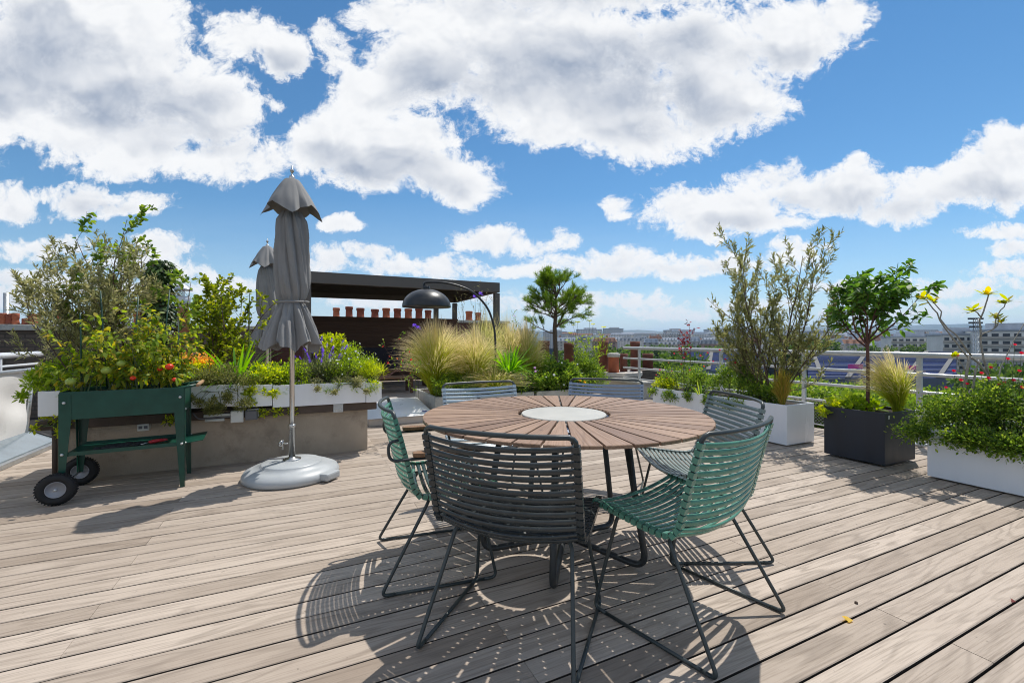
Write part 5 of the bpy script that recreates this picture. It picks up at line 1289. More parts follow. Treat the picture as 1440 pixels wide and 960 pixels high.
# ---- pine
q = W(781, 8.4); zb = .25
t = thing('pine_tree', 'small umbrella-shaped pine tree behind the flower bed', 'pine tree', (q.x, q.y, zb))
tubes, twigs = [], []
Htop = zat(394, 8.4)-zb; zc = zat(472, 8.4)-zb
trunk = [Vector((0, 0, 0)), Vector((.01, 0, zc*.6)), Vector((-.01, .01, zc+.15)), Vector((.02, 0, zc+.55)), Vector((.0, 0, Htop-.12))]
tubes.append((trunk, [.05, .045, .040, .026, .010]))
ends = []
for k in range(26):
    f = rng.uniform(0, 1)**.8; z = zc+.02+(Htop-zc-.20)*f; a = 2.4*k+rng.uniform(-.3, .3); ln = (.66*math.sqrt(max(0, 1-(1.06*f-.12)**2))+.06)*rng.uniform(.70, 1.10)
    p = Vector((0, 0, z)); d = Vector((math.cos(a), math.sin(a), .28+.5*f)); pts = [p]; 
    for i in range(5): d = (d+Vector(rng.normal(0, .12, 3))+Vector((0, 0, .05))).normalized(); pts.append(pts[-1]+d*ln/5)
    tubes.append((pts, [.014, .012, .010, .008, .006, .004])); ends.append((pts[-1], d))
    for i in (2, 3, 4):
        for s in range(3):
            dd = (d+Vector(rng.normal(0, .6, 3))+Vector((0, 0, .3))).normalized(); e = pts[i]+dd*rng.uniform(.08, .20); tubes.append(([pts[i], e], [.006, .003])); ends.append((e, dd))
tubes_mesh('trunk', tubes, M['bark'], t, 8)
P, D_ = [], []
for e, d in ends:
    n = 80; dv = np.array(d); s = rng.uniform(-.02, .12, n)
    P.append(np.array(e)+dv*s[:, None]+rng.normal(0, .006, (n, 3))); D_.append(nrm(dv*.7+rdir(n)*.95+np.array([0, 0, .40])))
P = np.concatenate(P); D_ = np.concatenate(D_); V, F, A = blades(P, D_, rdir(len(P)), rng.uniform(.055, .10, len(P)), .0052, PROF_BLADE)
mesh_np('crown', V, F, M['lf_pine'], t)

# ======== right-hand planters
def rp(px, u=4.9, z=.41):
    k = (px-720)/FPX; Y = u/(math.cos(CA)*k+math.sin(CA)); return cw(k*Y, Y, z)
for px_, n, l in ((960, 4600, 'leafy green bush at the left end of the long white planter'), (1035, 5200, 'leafy green bush under the olive, with tiny red flowers above it')):
    t, cen = mound('leafy_bush', l, 'shrub', rp(px_, 4.9), (.24, .55 if px_ < 1000 else .42, .50 if px_ < 1000 else .55), n, 'lf_mid', .040, .016, lobes=24, hang=.10, hangdir=(-1, 0), upb=.6)
mound('ground_plant', 'yellow-green ground cover at the far left end of the white planter', 'plant', rp(934, 4.86), (.2, .22, .16), 1500, 'lf_lime', .03, .02, prof=PROF_OVAL, lobes=9)
strap('drooping_leaf_plant', 'long narrow leaves drooping over the front of the white planter', rp(985, 4.70, .42), .24, 1.0, 16, 'lf_mid', .018)
t = thing('red_salvia', 'scattered small red salvia flowers on thin stalks left of the olive', 'flower', rp(955, 4.95)); pr = []
for px_, py_ in ((948, 497), (955, 490), (962, 503), (940, 510), (985, 500), (995, 496), (1003, 508), (1012, 492), (928, 520), (923, 527), (945, 522), (958, 512), (1020, 505), (1034, 510), (970, 520), (938, 532), (990, 515)):
    p = rp(px_, 4.85); p.z = zat(py_, depth(p)); p = p-Vector(t.location); pr.append(((p.x*.85, p.y*.85, 0), p)); flower('bloom', t, p, (-.4, -.6, .6), rng.uniform(.7, 1.1), 'fl_red')
stalks(t, pr, .0016)
t, tw = shrub('red_maple', 'slender dark red maple sapling left of the olive bush', 'maple', rp(968, 5.0), [((0, 0, 0), (.02, .0, 1), .84, .007), ((-.04, .02, 0), (-.08, .15, 1), .72, .006), ((.05, .0, 0), (.02, -.05, 1), .98, .007)], dict(seg=7, wig=.08, up=.05, nsub=[5], ang=42, ratio=.2, t0=.55, leaf_from=.2, nleaf=6, leaf_from_main=.7), 'lf_maple', 'bark_red', .05, .030, 55, levels=1)
CF_OL2 = dict(seg=8, wig=.075, up=.09, nsub=[6, 12], ang=34, ratio=.36, t0=.10, leaf_from=.05, nleaf=13, main_leaf=1.0, leaf_from_main=.3)
st = [((0, 0, 0), (.02, .0, 1), 2.12, .015), ((.03, -.03, 0), (.02, -.12, 1), 1.95, .014), ((-.05, .04, 0), (-.06, .24, 1), 1.90, .013), ((.04, -.08, 0), (.06, -.30, 1), 1.82, .013), ((-.05, .08, 0), (-.10, .42, 1), 1.45, .011), ((.0, -.10, 0), (-.05, -.36, 1), 1.45, .010), ((-.02, .12, 0), (-.15, .62, 1), 1.15, .010), ((.02, -.04, 0), (.10, .10, 1), 1.7, .011), ((.02, .08, 0), (.05, .14, 1), 1.3, .010), ((0, .05, 0), (0, .9, 1), .8, .008), ((0, -.05, 0), (0, -.6, 1), .9, .008)]
shrub('olive_tree', 'tall multi-stemmed olive-like bush rising from the long white planter', 'olive tree', rp(1084, 4.92), [(o, d, L*.86, r) for o, d, L, r in st], CF_OL2, 'lf_olive2', 'bark', .066, .0150, 40)
grass('grass_tuft', 'stiff yellow-green grass tuft at the foot of the olive bush', rp(1100, 4.76), .40, .22, 500, 'lf_tuft', w=.005, arch=.35, group=None)
mound('ground_plant', 'dark green leaves around the foot of the olive bush', 'plant', rp(1075, 4.85), (.18, .25, .22), 1200, 'lf_mid', .04, .02, prof=PROF_OVAL, lobes=9)
# citrus
q = rp(1220, 4.92, .46); Yq = depth(q)
t = thing('citrus_tree', 'small round-headed citrus tree in the dark cube planter', 'citrus tree', q)
tubes, twigs = [], []; zt0 = zat(492, Yq)-.46
tubes.append(([Vector((0, 0, -.02)), Vector((.008, .0, zt0*.5)), Vector((0, 0, zt0+.08))], [.017, .015, .014]))
cfg = dict(seg=6, wig=.13, up=.12, nsub=[4, 6], ang=46, ratio=.50, t0=.2, leaf_from=.1, nleaf=6, main_leaf=.7, leaf_from_main=.4)
for k in range(10): a = 2*PI*k/10+.3; s = (.75, .35, 1.1, .15, .8)[k % 5]; grow(Vector((0, 0, zt0+.01*k)), Vector((s*math.cos(a), s*math.sin(a), .85)), .60, .009, 2, cfg, tubes, twigs)
tubes_mesh('trunk', tubes, M['bark_red'], t, 8)
V, F, A = leaves_on(twigs, .080, .034, 62, PROF_OVAL, .1, .3); mesh_np('crown', V, F, M['lf_citrus'], t)
grass('feather_grass', 'small hay-tipped grass in the dark cube planter', rp(1262, 5.02, .46), .60, .27, 1400, 'lf_stipa', w=.003, arch=.75, lean=(-.02, .10))
mound('strawberry_plant', 'low strawberry leaves covering the dark cube planter', 'plant', rp(1200, 4.9, .45), (.22, .18, .085), 420, 'lf_bright', .062, .05, prof=PROF_OVAL, lobes=12, stems=26)
mound('trailing_plant', 'pale trailing leaves over the left corner of the dark cube planter', 'plant', rp(1170, 4.72, .47), (.10, .08, .06), 110, 'lf_lime', .045, .04, prof=PROF_OVAL, lobes=5, stems=10, hang=.06, hangdir=(-1, 0))
# right trough
lbt = ['dense small-leaved green bush at the left end of the right-hand white planter', 'dense small-leaved green bush in the middle of the right-hand white planter', 'dense green bush cut off by the right edge of the picture']
for px_, l, h in ((1352, lbt[0], .38), (1418, lbt[1], .48), (1540, lbt[2], .62)):
    mound('leafy_bush', l, 'shrub', rp(px_, 4.95, .38), (.30, .32, h), 8200, 'lf_mid', .026, .015, prof=PROF_OVAL, lobes=30, hang=.03, hangdir=(-1, 0), rough=1.3)
t = thing('geranium', 'bright red flowers on thin stalks among the shrub at far right', 'flower', rp(1400, 5.0, .4)); pr = []
for px_, py_ in ((1341, 522), (1351, 535), (1346, 500), (1390, 532), (1404, 540), (1393, 517), (1417, 505), (1427, 485), (1436, 497), (1425, 535), (1433, 522), (1437, 545), (1412, 538), (1360, 540), (1380, 525), (1330, 545)):
    p = rp(px_, 4.95); p.z = zat(py_, depth(p)); p = p-Vector(t.location); pr.append(((p.x*.8, p.y*.8, 0), p)); flower('cup', t, p, (-.5, -.4, .6), rng.uniform(.7, 1.15), 'fl_red')
stalks(t, pr, .0018)
# bare-branched tree with leaf rosettes
q = rp(1352, 4.95, .40); Yq = depth(q)
t = thing('frangipani', 'bare pale branches tipped with yellow-green leaf rosettes at far right', 'small tree', q)
def br(px, py, dy=0.0): p = W(px, Yq+dy)-Vector(q); p.z = zat(py, Yq+dy)-q.z; return p
branches = [([br(1352, 565), br(1358, 535), br(1364, 500), br(1366, 500)], .016), ([br(1364, 505), br(1345, 482, .05), br(1328, 460, .08), br(1318, 440, .1), br(1306, 426, .1), br(1300, 420, .1)], .009), ([br(1366, 500), br(1350, 478, -.02), br(1333, 462, 0), br(1322, 448, .02), br(1324, 438, .02), br(1312, 424, .02)], .009),
 ([br(1390, 525), br(1383, 505), br(1379, 480), br(1378, 455, .03), br(1380, 445, .03), br(1386, 428, .05), br(1390, 415, .05)], .011), ([br(1380, 446, .03), br(1375, 440, .0), br(1367, 437, -.02)], .007), ([br(1379, 472), br(1390, 466), br(1398, 462), br(1400, 450), br(1407, 436), br(1414, 426)], .008), ([br(1399, 461), br(1404, 452), br(1402, 447)], .006), ([br(1366, 503), br(1378, 512), br(1388, 525), br(1392, 545)], .013), ([br(1352, 565), br(1368, 545), br(1372, 520), br(1378, 508)], .013),
 ([br(1398, 560), br(1408, 515, .05), br(1425, 480, .08), br(1440, 455, .1), br(1455, 440, .1)], .006), ([br(1360, 525), br(1350, 508), br(1344, 500)], .005)]
m = MB()
for pts, r in branches:
    sm = [pts[0]]
    for a, b in zip(pts[:-1], pts[1:]): sm += [a.lerp(b, .5)+Vector(rng.normal(0, .004, 3)), b]
    m.tube(sm, [.78*r*(1-.5*i/len(sm)) for i in range(len(sm))], 7)
m.build('branch', M['bark_grey'], t)
P, D_, Lq = [], [], []
for c, s in ((br(1300, 419, .1), 1.0), (br(1312, 423, .02), 1.1), (br(1390, 414, .05), 1.05), (br(1367, 437, -.02), 1.0), (br(1415, 425), 1.1), (br(1402, 447), 1.0), (br(1408, 452), .7), (br(1343, 500), .7), (br(1455, 440, .1), 1.1)):
    n = 19; a = rng.uniform(0, 2*PI, n); el = rng.uniform(-.1, 1.0, n)
    P.append(np.array(c)+rng.normal(0, .008, (n, 3))); D_.append(np.stack([np.cos(a)*np.cos(el), np.sin(a)*np.cos(el), np.sin(el)], 1)); Lq.append(s*rng.uniform(.045, .095, n))
P = np.concatenate(P); D_ = np.concatenate(D_); Lq = np.concatenate(Lq); V, F, A = blades(P, D_, np.tile([0, 0, 1.0], (len(P), 1)), Lq, Lq*.42, PROF_OVAL, .15); mesh_np('foliage', V, F, M['lf_rosette'], t)
# ------------------------------------------------------------------ the city beyond
m = MB(); n = 48; V = [(0, 0, -25)]; F = []
m.lathe([(14000, 0), (0, 0)], c=(0, 0, -25), n=64, smooth=False)
gm, gnt, gb = nodes('city_ground')
tcg = N(gnt, 'ShaderNodeTexCoord'); g1 = N(gnt, 'ShaderNodeTexNoise', i_Scale=.02, i_Detail=6.0); gnt.links.new(tcg.outputs['Object'], g1.inputs['Vector'])
gnt.links.new(ramp(gnt, g1.outputs[0], [(.38, (.035, .06, .018)), (.5, (.07, .085, .045)), (.62, (.20, .19, .17))]).outputs[0], gb.inputs['Base Color']); gb.inputs['Roughness'].default_value = .95
tag(m.build('ground', gm), kind='structure')

def facade(name, wall, dark, fw, fh, shop=None):
    """stone front with rows of dark openings set out in metres"""
    m, nt, b = nodes(name)
    tc = N(nt, 'ShaderNodeTexCoord'); sp = N(nt, 'ShaderNodeSeparateXYZ'); nt.links.new(tc.outputs['Object'], sp.inputs[0])
    oi = N(nt, 'ShaderNodeObjectInfo'); fwv = mth(nt, 'MULTIPLY', fw, mth(nt, 'MULTIPLY_ADD', oi.outputs['Random'], .8, .7))
    fx = mth(nt, 'FRACT', mth(nt, 'DIVIDE', mth(nt, 'ADD', sp.outputs[0], sp.outputs[1]), fwv)); fz = mth(nt, 'FRACT', mth(nt, 'DIVIDE', sp.outputs[2], fh))
    wx = mth(nt, 'LESS_THAN', mth(nt, 'ABSOLUTE', mth(nt, 'SUBTRACT', fx, .5)), .24); wz = mth(nt, 'LESS_THAN', mth(nt, 'ABSOLUTE', mth(nt, 'SUBTRACT', fz, .5)), .31)
    n1 = N(nt, 'ShaderNodeTexNoise', i_Scale=.25, i_Detail=5.0); nt.links.new(tc.outputs['Object'], n1.inputs['Vector'])
    w = mixc(nt, ramp(nt, n1.outputs[0], [(.3, 0), (.7, 1)]).outputs[0], wall, [x*.72 for x in wall])
    geo = N(nt, 'ShaderNodeNewGeometry'); sn = N(nt, 'ShaderNodeSeparateXYZ'); nt.links.new(geo.outputs['Normal'], sn.inputs[0])
    vert = mth(nt, 'LESS_THAN', mth(nt, 'ABSOLUTE', sn.outputs[2]), .3)
    line = mth(nt, 'LESS_THAN', fz, .07)
    w = mixc(nt, mth(nt, 'MULTIPLY', line, .45), w, [x*.45 for x in wall])
    w = mixc(nt, mth(nt, 'MULTIPLY', oi.outputs['Random'], .35), w, (.45, .40, .34))
    nt.links.new(mixc(nt, mth(nt, 'MULTIPLY', mth(nt, 'MULTIPLY', mth(nt, 'MULTIPLY', wx, wz), vert), mth(nt, 'MULTIPLY_ADD', oi.outputs['Random'], .5, .4)), w, dark), b.inputs['Base Color']); b.inputs['Roughness'].default_value = .8
    return m
FM = [facade('front_cream', (.78, .71, .60), (.20, .19, .18), 3.3, 3.1), facade('front_grey', (.66, .64, .60), (.18, .18, .19), 4.0, 3.0), facade('front_white', (.85, .83, .79), (.24, .25, .26), 4.2, 2.9), facade('front_brick', (.46, .27, .19), (.14, .11, .10), 3.6, 3.0), facade('front_modern', (.78, .77, .74), (.18, .19, .20), 5.2, 3.0)]
ZN = plain('zinc_roof', (.42, .45, .50), .5, .2, var=.2, scale=.3); SL = plain('slate_roof', (.24, .26, .29), .7, var=.25, scale=.3); TI = plain('tile_roof', (.42, .22, .14), .8, var=.25, scale=.3)
FLN = ['cream', 'grey', 'white', 'brick', 'pale grey']
RFN = ['grey zinc', 'dark slate', 'red tiled']
cnt = {}
def building(X, Y, w, d, top, fm, roof, rh, rz, rowname, chim=True, name='city_building'):
    p = cw(X, Y); key = (FLN[fm], RFN[roof], rowname)
    t = thing(name, f'{FLN[fm]} apartment building with a {RFN[roof]} roof in the {rowname}', 'building', (p.x, p.y, -25), rz-CA-.75*math.atan2(X, Y), f'{FLN[fm]} buildings with {RFN[roof]} roofs in the {rowname}')
    h = top+25-rh
    m = MB(); m.cbox((-w/2, -d/2, 0), (w/2, d/2, h)); m.cbox((-w/2-.4, -d/2-.5, h-.5), (w/2+.4, d/2+.5, h+.002)); m.build('wall', FM[fm], t)
    i = min(2.4, w*.1); m = MB()
    m.add([(-w/2, -d/2, h+.004), (w/2, -d/2, h+.004), (w/2, d/2, h+.004), (-w/2, d/2, h+.004), (-w/2+i, -d/2+i, h+rh*.8), (w/2-i, -d/2+i, h+rh*.8), (w/2-i, d/2-i, h+rh*.8), (-w/2+i, d/2-i, h+rh*.8)], [(4, 5, 6, 7), (0, 1, 5, 4), (1, 2, 6, 5), (2, 3, 7, 6), (3, 0, 4, 7)])
    if chim:
        nd = int(w/4)
        for k in range(nd): x = -w/2+w*(k+.5)/nd; m.cbox((x-.8, -d/2+.05, h+.3), (x+.8, -d/2+i*.9, h+rh*.62))
    ro = m.build('roof', (ZN, SL, TI)[roof], t)
    if chim:
        for k in range(int(rng.integers(1, 4))):
            m = MB(); x = rng.uniform(-w*.4, w*.4); m.cbox((x-1.1, -d*.2, h+rh*.5), (x+1.1, d*.2, h+rh*1.25)); m.build('chimney', FM[3 if k % 2 else 0], ro)
    return t
rows = [('front row behind the arena', 300, 350, 477, 3.0, 18, (1, 4, 0), 700), ('second row of the skyline', 430, 520, 474, 4, 20, (0, 1, 3, 2), 780), ('third row of the skyline', 620, 720, 471.5, 5, 26, (0, 2, 1), 790), ('fourth row of the skyline', 860, 980, 469.5, 5, 34, (2, 0, 1), 800), ('farthest row of the skyline', 1250, 1450, 467, 5, 50, (2, 1, 4), 790)]
for nm, Ya, Yb, pyt, jit, wd, fms, px0 in rows:
    px = px0
    while px < 1620:
        Y = rng.uniform(Ya, Yb); w = wd*rng.uniform(.7, 1.5); X = (px-720)/FPX*Y
        if nm.startswith('front') and not (1120 < px < 1335):
            px += w/Y*FPX; continue
        top = zat(pyt+rng.normal(0, jit*.5), Y)
        fm = int(rng.choice(fms)); rf = 2 if (fm in (1, 3) and rng.uniform() < .35) else (0 if rng.uniform() < .65 else 1)
        building(X+w/2, Y, w, 15, top, fm, rf, rng.uniform(3.5, 6), rng.normal(0, .12), nm, chim=Y < 900)
        px += w/Y*FPX*rng.uniform(.95, 1.12)
# some larger blocks on the far skyline
for px_, Y, w, d, py_, l in ((1020, 1500, 130, 40, 463, 'wide flat-topped block on the far skyline left of the maple'), (828, 1500, 80, 40, 463, 'stepped grey block on the far skyline left of the chimney pots'), (862, 1700, 70, 40, 462, 'rounded pale block on the far skyline above the chimney pots'), (733, 1100, 60, 30, 465, 'dark block on the skyline behind the pine trunk'), (948, 1500, 60, 40, 464, 'narrow grey block on the far skyline behind the maple'), (780, 1400, 70, 40, 466, 'low grey block on the far skyline right of the pine trunk')):
    p = W(px_, Y); top = zat(py_, Y); t = thing('city_block', l, 'building', (p.x, p.y, -25), -CA)
    m = MB(); m.cbox((-w/2, -d/2, 0), (w/2, d/2, top+25)); m.cbox((-w*.2, -d*.3, top+25), (w*.3, d*.3, top+30)); m.build('wall', FM[1 if w < 80 else 4], t)
    m = MB(); m.cbox((-w/2-1, -d/2-1, top+23.5), (w/2+1, d/2+1, top+25.2)); m.build('roof', ZN, t)
# modern block with balconies, far right
def modern(px0, px1, Y, top, label, rz=0.0, floors=7, bays=7):
    X0, X1 = (px0-720)/FPX*Y, (px1-720)/FPX*Y; w = X1-X0; tz = zat(top, Y)+25; p = cw((X0+X1)/2, Y)
    t = thing('apartment_block', label, 'building', (p.x, p.y, -25), rz-CA-.55*math.atan2(X0, Y))
    m = MB(); m.cbox((-w/2, 0, 0), (w/2, 16, tz)); m.build('wall', plain('block_wall', (.82, .79, .73), .8, var=.1, scale=.2), t)
    m = MB(); m.cbox((-w/2-.5, -.5, tz), (w/2+.5, 16.5, tz+.6)); m.cbox((-w*.3, 4, tz+.6), (w*.1, 10, tz+3.2)); m.build('roof', ZN, t)
    gl = plain('block_glass', (.05, .055, .065), .2)
    for f in range(floors):
        z = tz-1.0-f*3.0
        for k in range(bays):
            x = -w/2+w*(k+.5)/bays; m = MB(); m.cbox((x-w/bays*.31, -.12, z-1.9), (x+w/bays*.31, -.02, z)); m.build('window', gl, t)
        m = MB(); m.cbox((-w/2-.2, -1.0, z-2.15), (w/2+.2, -.13, z-2.0)); m.cbox((-w/2-.2, -1.0, z-1.99), (w/2+.2, -.92, z-1.2)); m.build('balcony', FM[2] if False else M['parapet'], t)
modern(1335, 1392, 185, 471, 'pale apartment block with long balconies, right of the arena')
modern(1395, 1500, 172, 465, 'larger pale apartment block cut off by the right edge', floors=8, bays=9)
modern(1262, 1330, 255, 474, 'long grey apartment block just above the blue arena seats', floors=6, bays=9)
# ---- arena of blue seats
seat = brickmat('arena_seats', (.006, .026, .125), (.010, .038, .17), (.05, .07, .13), bw=1.6, rh=1.1)
stair = plain('arena_stairs', (.13, .13, .13), .8, var=.1)
def stand(px0, px1, Y0, Y1, py_lo, py_hi, label, stairs):
    """a raked bank of seats, high at the back, with light stairways"""
    t = thing('grandstand', label, 'grandstand', tuple(W((px0+px1)/2, Y0, -25)), 0, 'blue grandstands of the arena'); o = Vector(t.location)
    zl, zh = zat(py_lo, Y0), zat(py_hi, Y1)
    a, b, c, d = W(px0, Y0, zl)-o, W(px1, Y0, zl)-o, W(px1, Y1, zh)-o, W(px0, Y1, zh)-o
    rowsN = 22; m = MB()
    for i in range(rowsN):
        f, g = i/rowsN, (i+1)/rowsN
        p0, p1 = a.lerp(d, f), b.lerp(c, f); q0, q1 = a.lerp(d, g), b.lerp(c, g)
        q0z, q1z = Vector((q0.x, q0.y, p0.z+(q0.z-p0.z)*.25)), Vector((q1.x, q1.y, p1.z+(q1.z-p1.z)*.25))
        m.add([p0, p1, q1z, q0z, q1, q0], [(0, 1, 2, 3), (3, 2, 4, 5)])
    m.build('seats', seat, t)
    m = MB()
    g0, g1 = Vector((0, 0, 0)), Vector((0, 0, 0))
    m.add([d, c, Vector((c.x, c.y, 0)), Vector((d.x, d.y, 0)), a, b, Vector((b.x, b.y, 0)), Vector((a.x, a.y, 0))], [(0, 1, 2, 3), (4, 7, 6, 5), (0, 3, 7, 4), (1, 5, 6, 2)]); m.build('base', plain('arena_base', (.10, .12, .16), .7), t)
    for s0, s1, wd in stairs:
        p0, p1 = a.lerp(b, s0)+Vector((0, 0, .25)), d.lerp(c, s1)+Vector((0, 0, .25)); s = (b-a).normalized()*wd/2
        m = MB(); m.add([p0-s, p0+s, p1+s, p1-s, p0-s-Vector((0, 0, .45)), p0+s-Vector((0, 0, .45)), p1+s-Vector((0, 0, .45)), p1-s-Vector((0, 0, .45))], [(0, 1, 2, 3), (0, 4, 5, 1), (1, 5, 6, 2), (2, 6, 7, 3), (3, 7, 4, 0)]); m.build('stairway', stair, t)
stand(1136, 1345, 116, 150, 531, 494, 'main blue grandstand with pale stairways behind the citrus tree', [(.10, .03, 1.3), (.27, .40, 1.5), (.48, .60, 1.9), (.66, .80, 1.6), (.88, 1.0, 1.5)])
stand(960, 1080, 122, 150, 520, 494, 'smaller blue grandstand seen through the olive bush', [(.3, .34, 1.2), (.7, .74, 1.2)])
p = W(1190, 100, -13.8); t = thing('arena_court', 'teal court floor in front of the blue grandstands', 'court', p, -CA); m = MB(); m.cbox((-34, -8, -11), (20, 8, 0)); m.build('floor', plain('teal_court', (.02, .20, .26), .6, var=.1, scale=.2), t)
p = W(1170, 108, -13.6); t = thing('scaffold_screen', 'row of dark scaffold frames along the court below the seats', 'scaffold', p, -CA)
m = MB()
for k in range(15): x = -16+k*2.3; m.tube([(x, 0, -11), (x, 0, 5.2)], .12, 5); m.tube([(x, 0, .4), (x+2.3, 0, 5.0)], .08, 4)
for z in (.4, 2.8, 5.1): m.tube([(-16, 0, z), (18.5, 0, z)], .10, 5)
m.build('frame', M['dark_frame'], t)
m = MB(); m.cbox((-16, .3, .5), (18, .5, 4.4)); m.build('screen', plain('scaffold_cloth', (.05, .06, .075), .8), t)
for k, (px_, py_, c, l) in enumerate(((1203, 515, (.60, .05, .30), 'pink banner at the front of the blue seats'), (1283, 517, (.55, .06, .32), 'pink banner beside the stairs farther right'), (1222, 522, (.8, .8, .8), 'white board below the pink banner'))):
    p = W(px_, 114, zat(py_, 114)); t = thing('banner', l, 'banner', (p.x, p.y, -25), -CA); m = MB(); m.box((0, 0, p.z+25), (3.8, .15, 1.1)); m.build('panel', plain('banner_cloth', c, .6), t); m = MB(); m.tube([(-1.6, .1, 0), (-1.6, .1, p.z+25)], .06, 5); m.tube([(1.6, .1, 0), (1.6, .1, p.z+25)], .06, 5); m.build('post', M['dark_frame'], t)
p = W(1372, 130); zt_ = zat(448, 130)
t = thing('lattice_mast', 'thin lattice floodlight mast behind the bare branches', 'mast', (p.x, p.y, -25), -CA); H = zt_+25
m = MB()
for sx in (-.5, .5):
    for sy in (-.5, .5): m.tube([(sx, sy, 0), (sx*.6, sy*.6, H)], .09, 5)
for k in range(24): z = H*k/24; m.tube([(-.5, -.5, z), (.5, -.5, z+H/24)], .05, 4); m.tube([(.5, .5, z), (-.5, .5, z+H/24)], .05, 4)
m.build('lattice', M['galv'], t); m = MB()
for k in range(3): m.box((0, 0, H-1.2*k), (4.2-.4*k, .5, .5))
m.build('lamp_bank', M['dark_frame'], t)
# ---- hedge just outside the railing and trees of the park
def tree(px, Y, top, wpx, label, n=900, zb=-25, group='park trees', leaf=None, mat='lf_tree'):
    p = W(px, Y); w = wpx/FPX*Y/2; zt = zat(top, Y); h = zt-zb; t = thing('park_tree', label, 'tree', (p.x, p.y, zb), 0, group)
    m = MB(); m.tube([(0, 0, 0), (.1, 0, h*.45), (0, .1, h*.8)], [h*.03, h*.022, h*.008], 6); 
    for k in range(5): a = 1.3*k; m.tube([(0, 0, h*(.4+.05*k)), (w*.6*math.cos(a), w*.6*math.sin(a), h*.7)], [h*.012, h*.004], 5)
    m.build('trunk', M['bark'], t)
    L = leaf or max(.5, w*.16); k = 14; c = np.stack([rng.uniform(-.75, .75, k)*w, rng.uniform(-.75, .75, k)*w, h-rng.uniform(.15, 1.0, k)*min(h*.6, w*1.5)], 1); ri = rng.uniform(.3, .5, k)*w
    c[:, 2] = np.minimum(c[:, 2], h-ri*.9)
    i = rng.integers(0, k, n); dd = rdir(n); P = c[i]+dd*ri[i][:, None]*(rng.uniform(0.3, 1, n)**.5)[:, None]
    V, F, A = blades(P, nrm(dd+rdir(n)*.7), rdir(n), L*rng.uniform(.6, 1.3, n), L*rng.uniform(.5, .9, n), PROF_OVAL); mesh_np('crown', V, F, M[mat], t)
TREES = [(868, 150, 489, 50, 'rounded park tree just left of the brown chimney pots'), (900, 170, 488, 40, 'park tree right behind the brown chimney pots'), (930, 95, 500, 70, 'dark park tree below the maple, behind the railing'), (975, 130, 497, 50, 'dark park tree behind the red maple stems'), (925, 300, 484, 26, 'small round tree among the roofs left of the maple'), (1150, 210, 480, 48, 'bright tree above the railing just right of the olive'), (1115, 220, 484, 36, 'tree half hidden behind the olive bush right side'), (1215, 240, 486, 30, 'tree behind the arena, hidden by the citrus crown'), (1255, 235, 485, 34, 'tree above the blue seats right of the citrus crown'), (1290, 230, 484, 36, 'tree above the blue seats, before the grey block'), (1322, 215, 486, 30, 'small tree left of the pale apartment blocks'), (1415, 90, 512, 90, 'broad tree below the larger apartment block at right'), (1470, 80, 505, 90, 'broad tree cut off by the right edge'), (1045, 160, 495, 50, 'tree behind the olive bush, left of the arena'), (880, 240, 486, 60, 'broad park tree on the skyline between the chimney pots'), (955, 260, 486, 50, 'park tree on the skyline behind the maple stems'), (1005, 240, 488, 50, 'park tree on the skyline left of the olive bush'), (845, 190, 492, 36, 'tree between yarrow and chimney pots'), (800, 210, 490, 40, 'park tree behind the yarrow stems'), (745, 210, 489, 50, 'park tree behind the pine trunk')]
for px_, Y, top, wp_, l in TREES: tree(px_, Y, top, wp_, l, n=1500)
# green hedge right below the terrace
t = thing('hedge', 'long clipped green hedge just beyond the railing', 'hedge', (9.5, 2, -3.16)); n = 42000
P = np.stack([rng.uniform(-1.3, 1.3, n), rng.uniform(-6, 6, n), rng.uniform(2.2, 4.0-.08, n)], 1)
top = rng.uniform(0, 1, n) < .55; P[top, 2] = 3.92+.05*np.sin(P[top, 1]*3)+rng.normal(0, .05, top.sum()); side = ~top; P[side, 0] = -1.3+rng.normal(0, .07, side.sum())
P[:, 2] -= 4+.0-4.0+.62
V, F, A = blades(P, nrm(rdir(n)+np.array([-.3, 0, .7])), rdir(n), rng.uniform(.05, .09, n), rng.uniform(.03, .05, n), PROF_OVAL); mesh_np('foliage', V, F, M['lf_mid'], t)
m = MB(); m.cbox((-1.2, -6, 0), (1.3, 6, 3.15)); m.build('twig_mass', M['bark'], t)
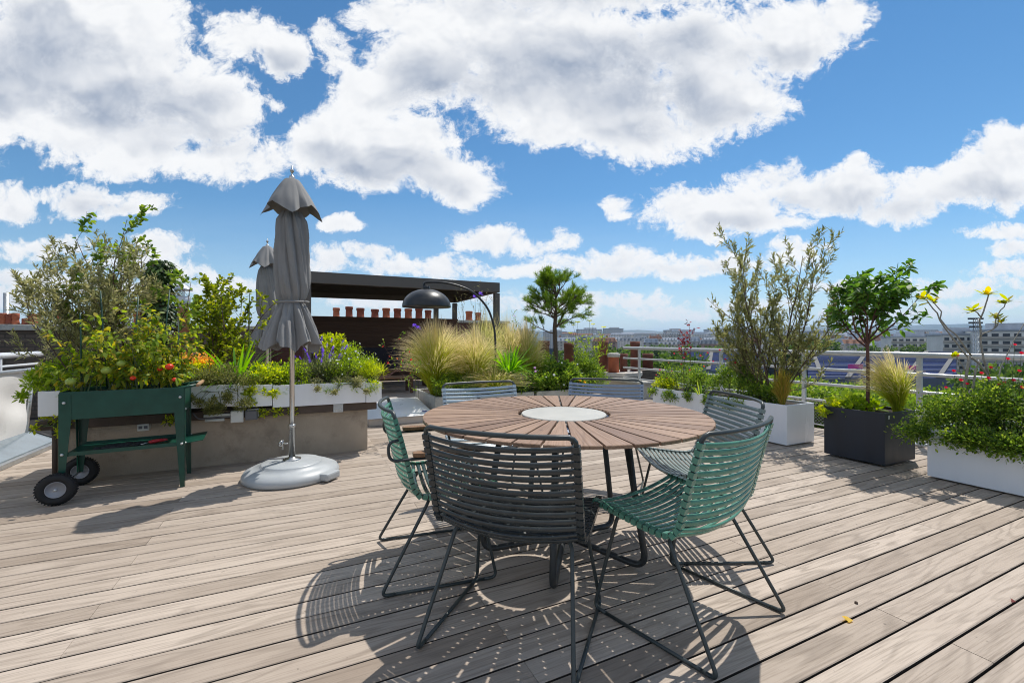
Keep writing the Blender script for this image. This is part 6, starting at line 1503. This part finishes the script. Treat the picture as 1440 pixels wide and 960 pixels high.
# ---- hills
def hills(name, Y, px0, px1, base_py, amp, seed, mat):
    r = np.random.default_rng(seed); V = []; F = []; n = 60; dep = 900
    ph = r.uniform(0, 6, 4)
    for i in range(n+1):
        px = px0+(px1-px0)*i/n; e = min(1, i/8, (n-i)/8)
        py = base_py+amp*(.5*math.sin(i*.21+ph[0])+.3*math.sin(i*.53+ph[1])+.2*math.sin(i*1.3+ph[2]))+(1-e)*(478-base_py)*.8
        z = zat(py, Y)
        for k, (f, zz) in enumerate(((-.9, -26), (-.4, z*.45), (-.12, z*.93), (0, z), (.3, z*.8), (.9, -26))):
            p = W(px, Y+dep*f); V.append((p.x, p.y, zz))
    for i in range(n):
        for k in range(5): a = i*6+k; F.append((a, a+6, a+7, a+1))
    return tag(MB().add(V, F, True).build(name, mat), kind='structure')
hm, hnt, hb = nodes('hill_woods'); tch = N(hnt, 'ShaderNodeTexCoord'); h1 = N(hnt, 'ShaderNodeTexNoise', i_Scale=.02, i_Detail=8.0, i_Roughness=.7); hnt.links.new(tch.outputs['Object'], h1.inputs['Vector'])
hnt.links.new(ramp(hnt, h1.outputs[0], [(.40, (.015, .035, .018)), (.58, (.035, .06, .03)), (.68, (.12, .12, .11))]).outputs[0], hb.inputs['Base Color'])
hills('hills', 5200, 1020, 1750, 457.5, 2.6, 4, hm)
hills('hills', 6800, 500, 1300, 466, 2.5, 9, hm)
# ---- air
m = MB(); c = cw(600, 3300); m.box((c.x, c.y, 92), (14500, 15500, 240)); hz = m.build('haze', None); tag(hz, kind='stuff')
vm = bpy.data.materials.new('haze'); vm.use_nodes = True; vn = vm.node_tree; vn.nodes.clear(); vo = N(vn, 'ShaderNodeOutputMaterial'); pv = N(vn, 'ShaderNodeVolumePrincipled'); pv.inputs['Density'].default_value = .000085; pv.inputs['Color'].default_value = (.42, .66, 1.0, 1); pv.inputs['Anisotropy'].default_value = .2; vn.links.new(pv.outputs[0], vo.inputs['Volume']); hz.data.materials.append(vm)
hz.display_type = 'WIRE'
scene.cycles.filter_width = 1.05
scene.cycles.volume_bounces = 0
scene.cycles.max_bounces = 8; scene.cycles.transparent_max_bounces = 8
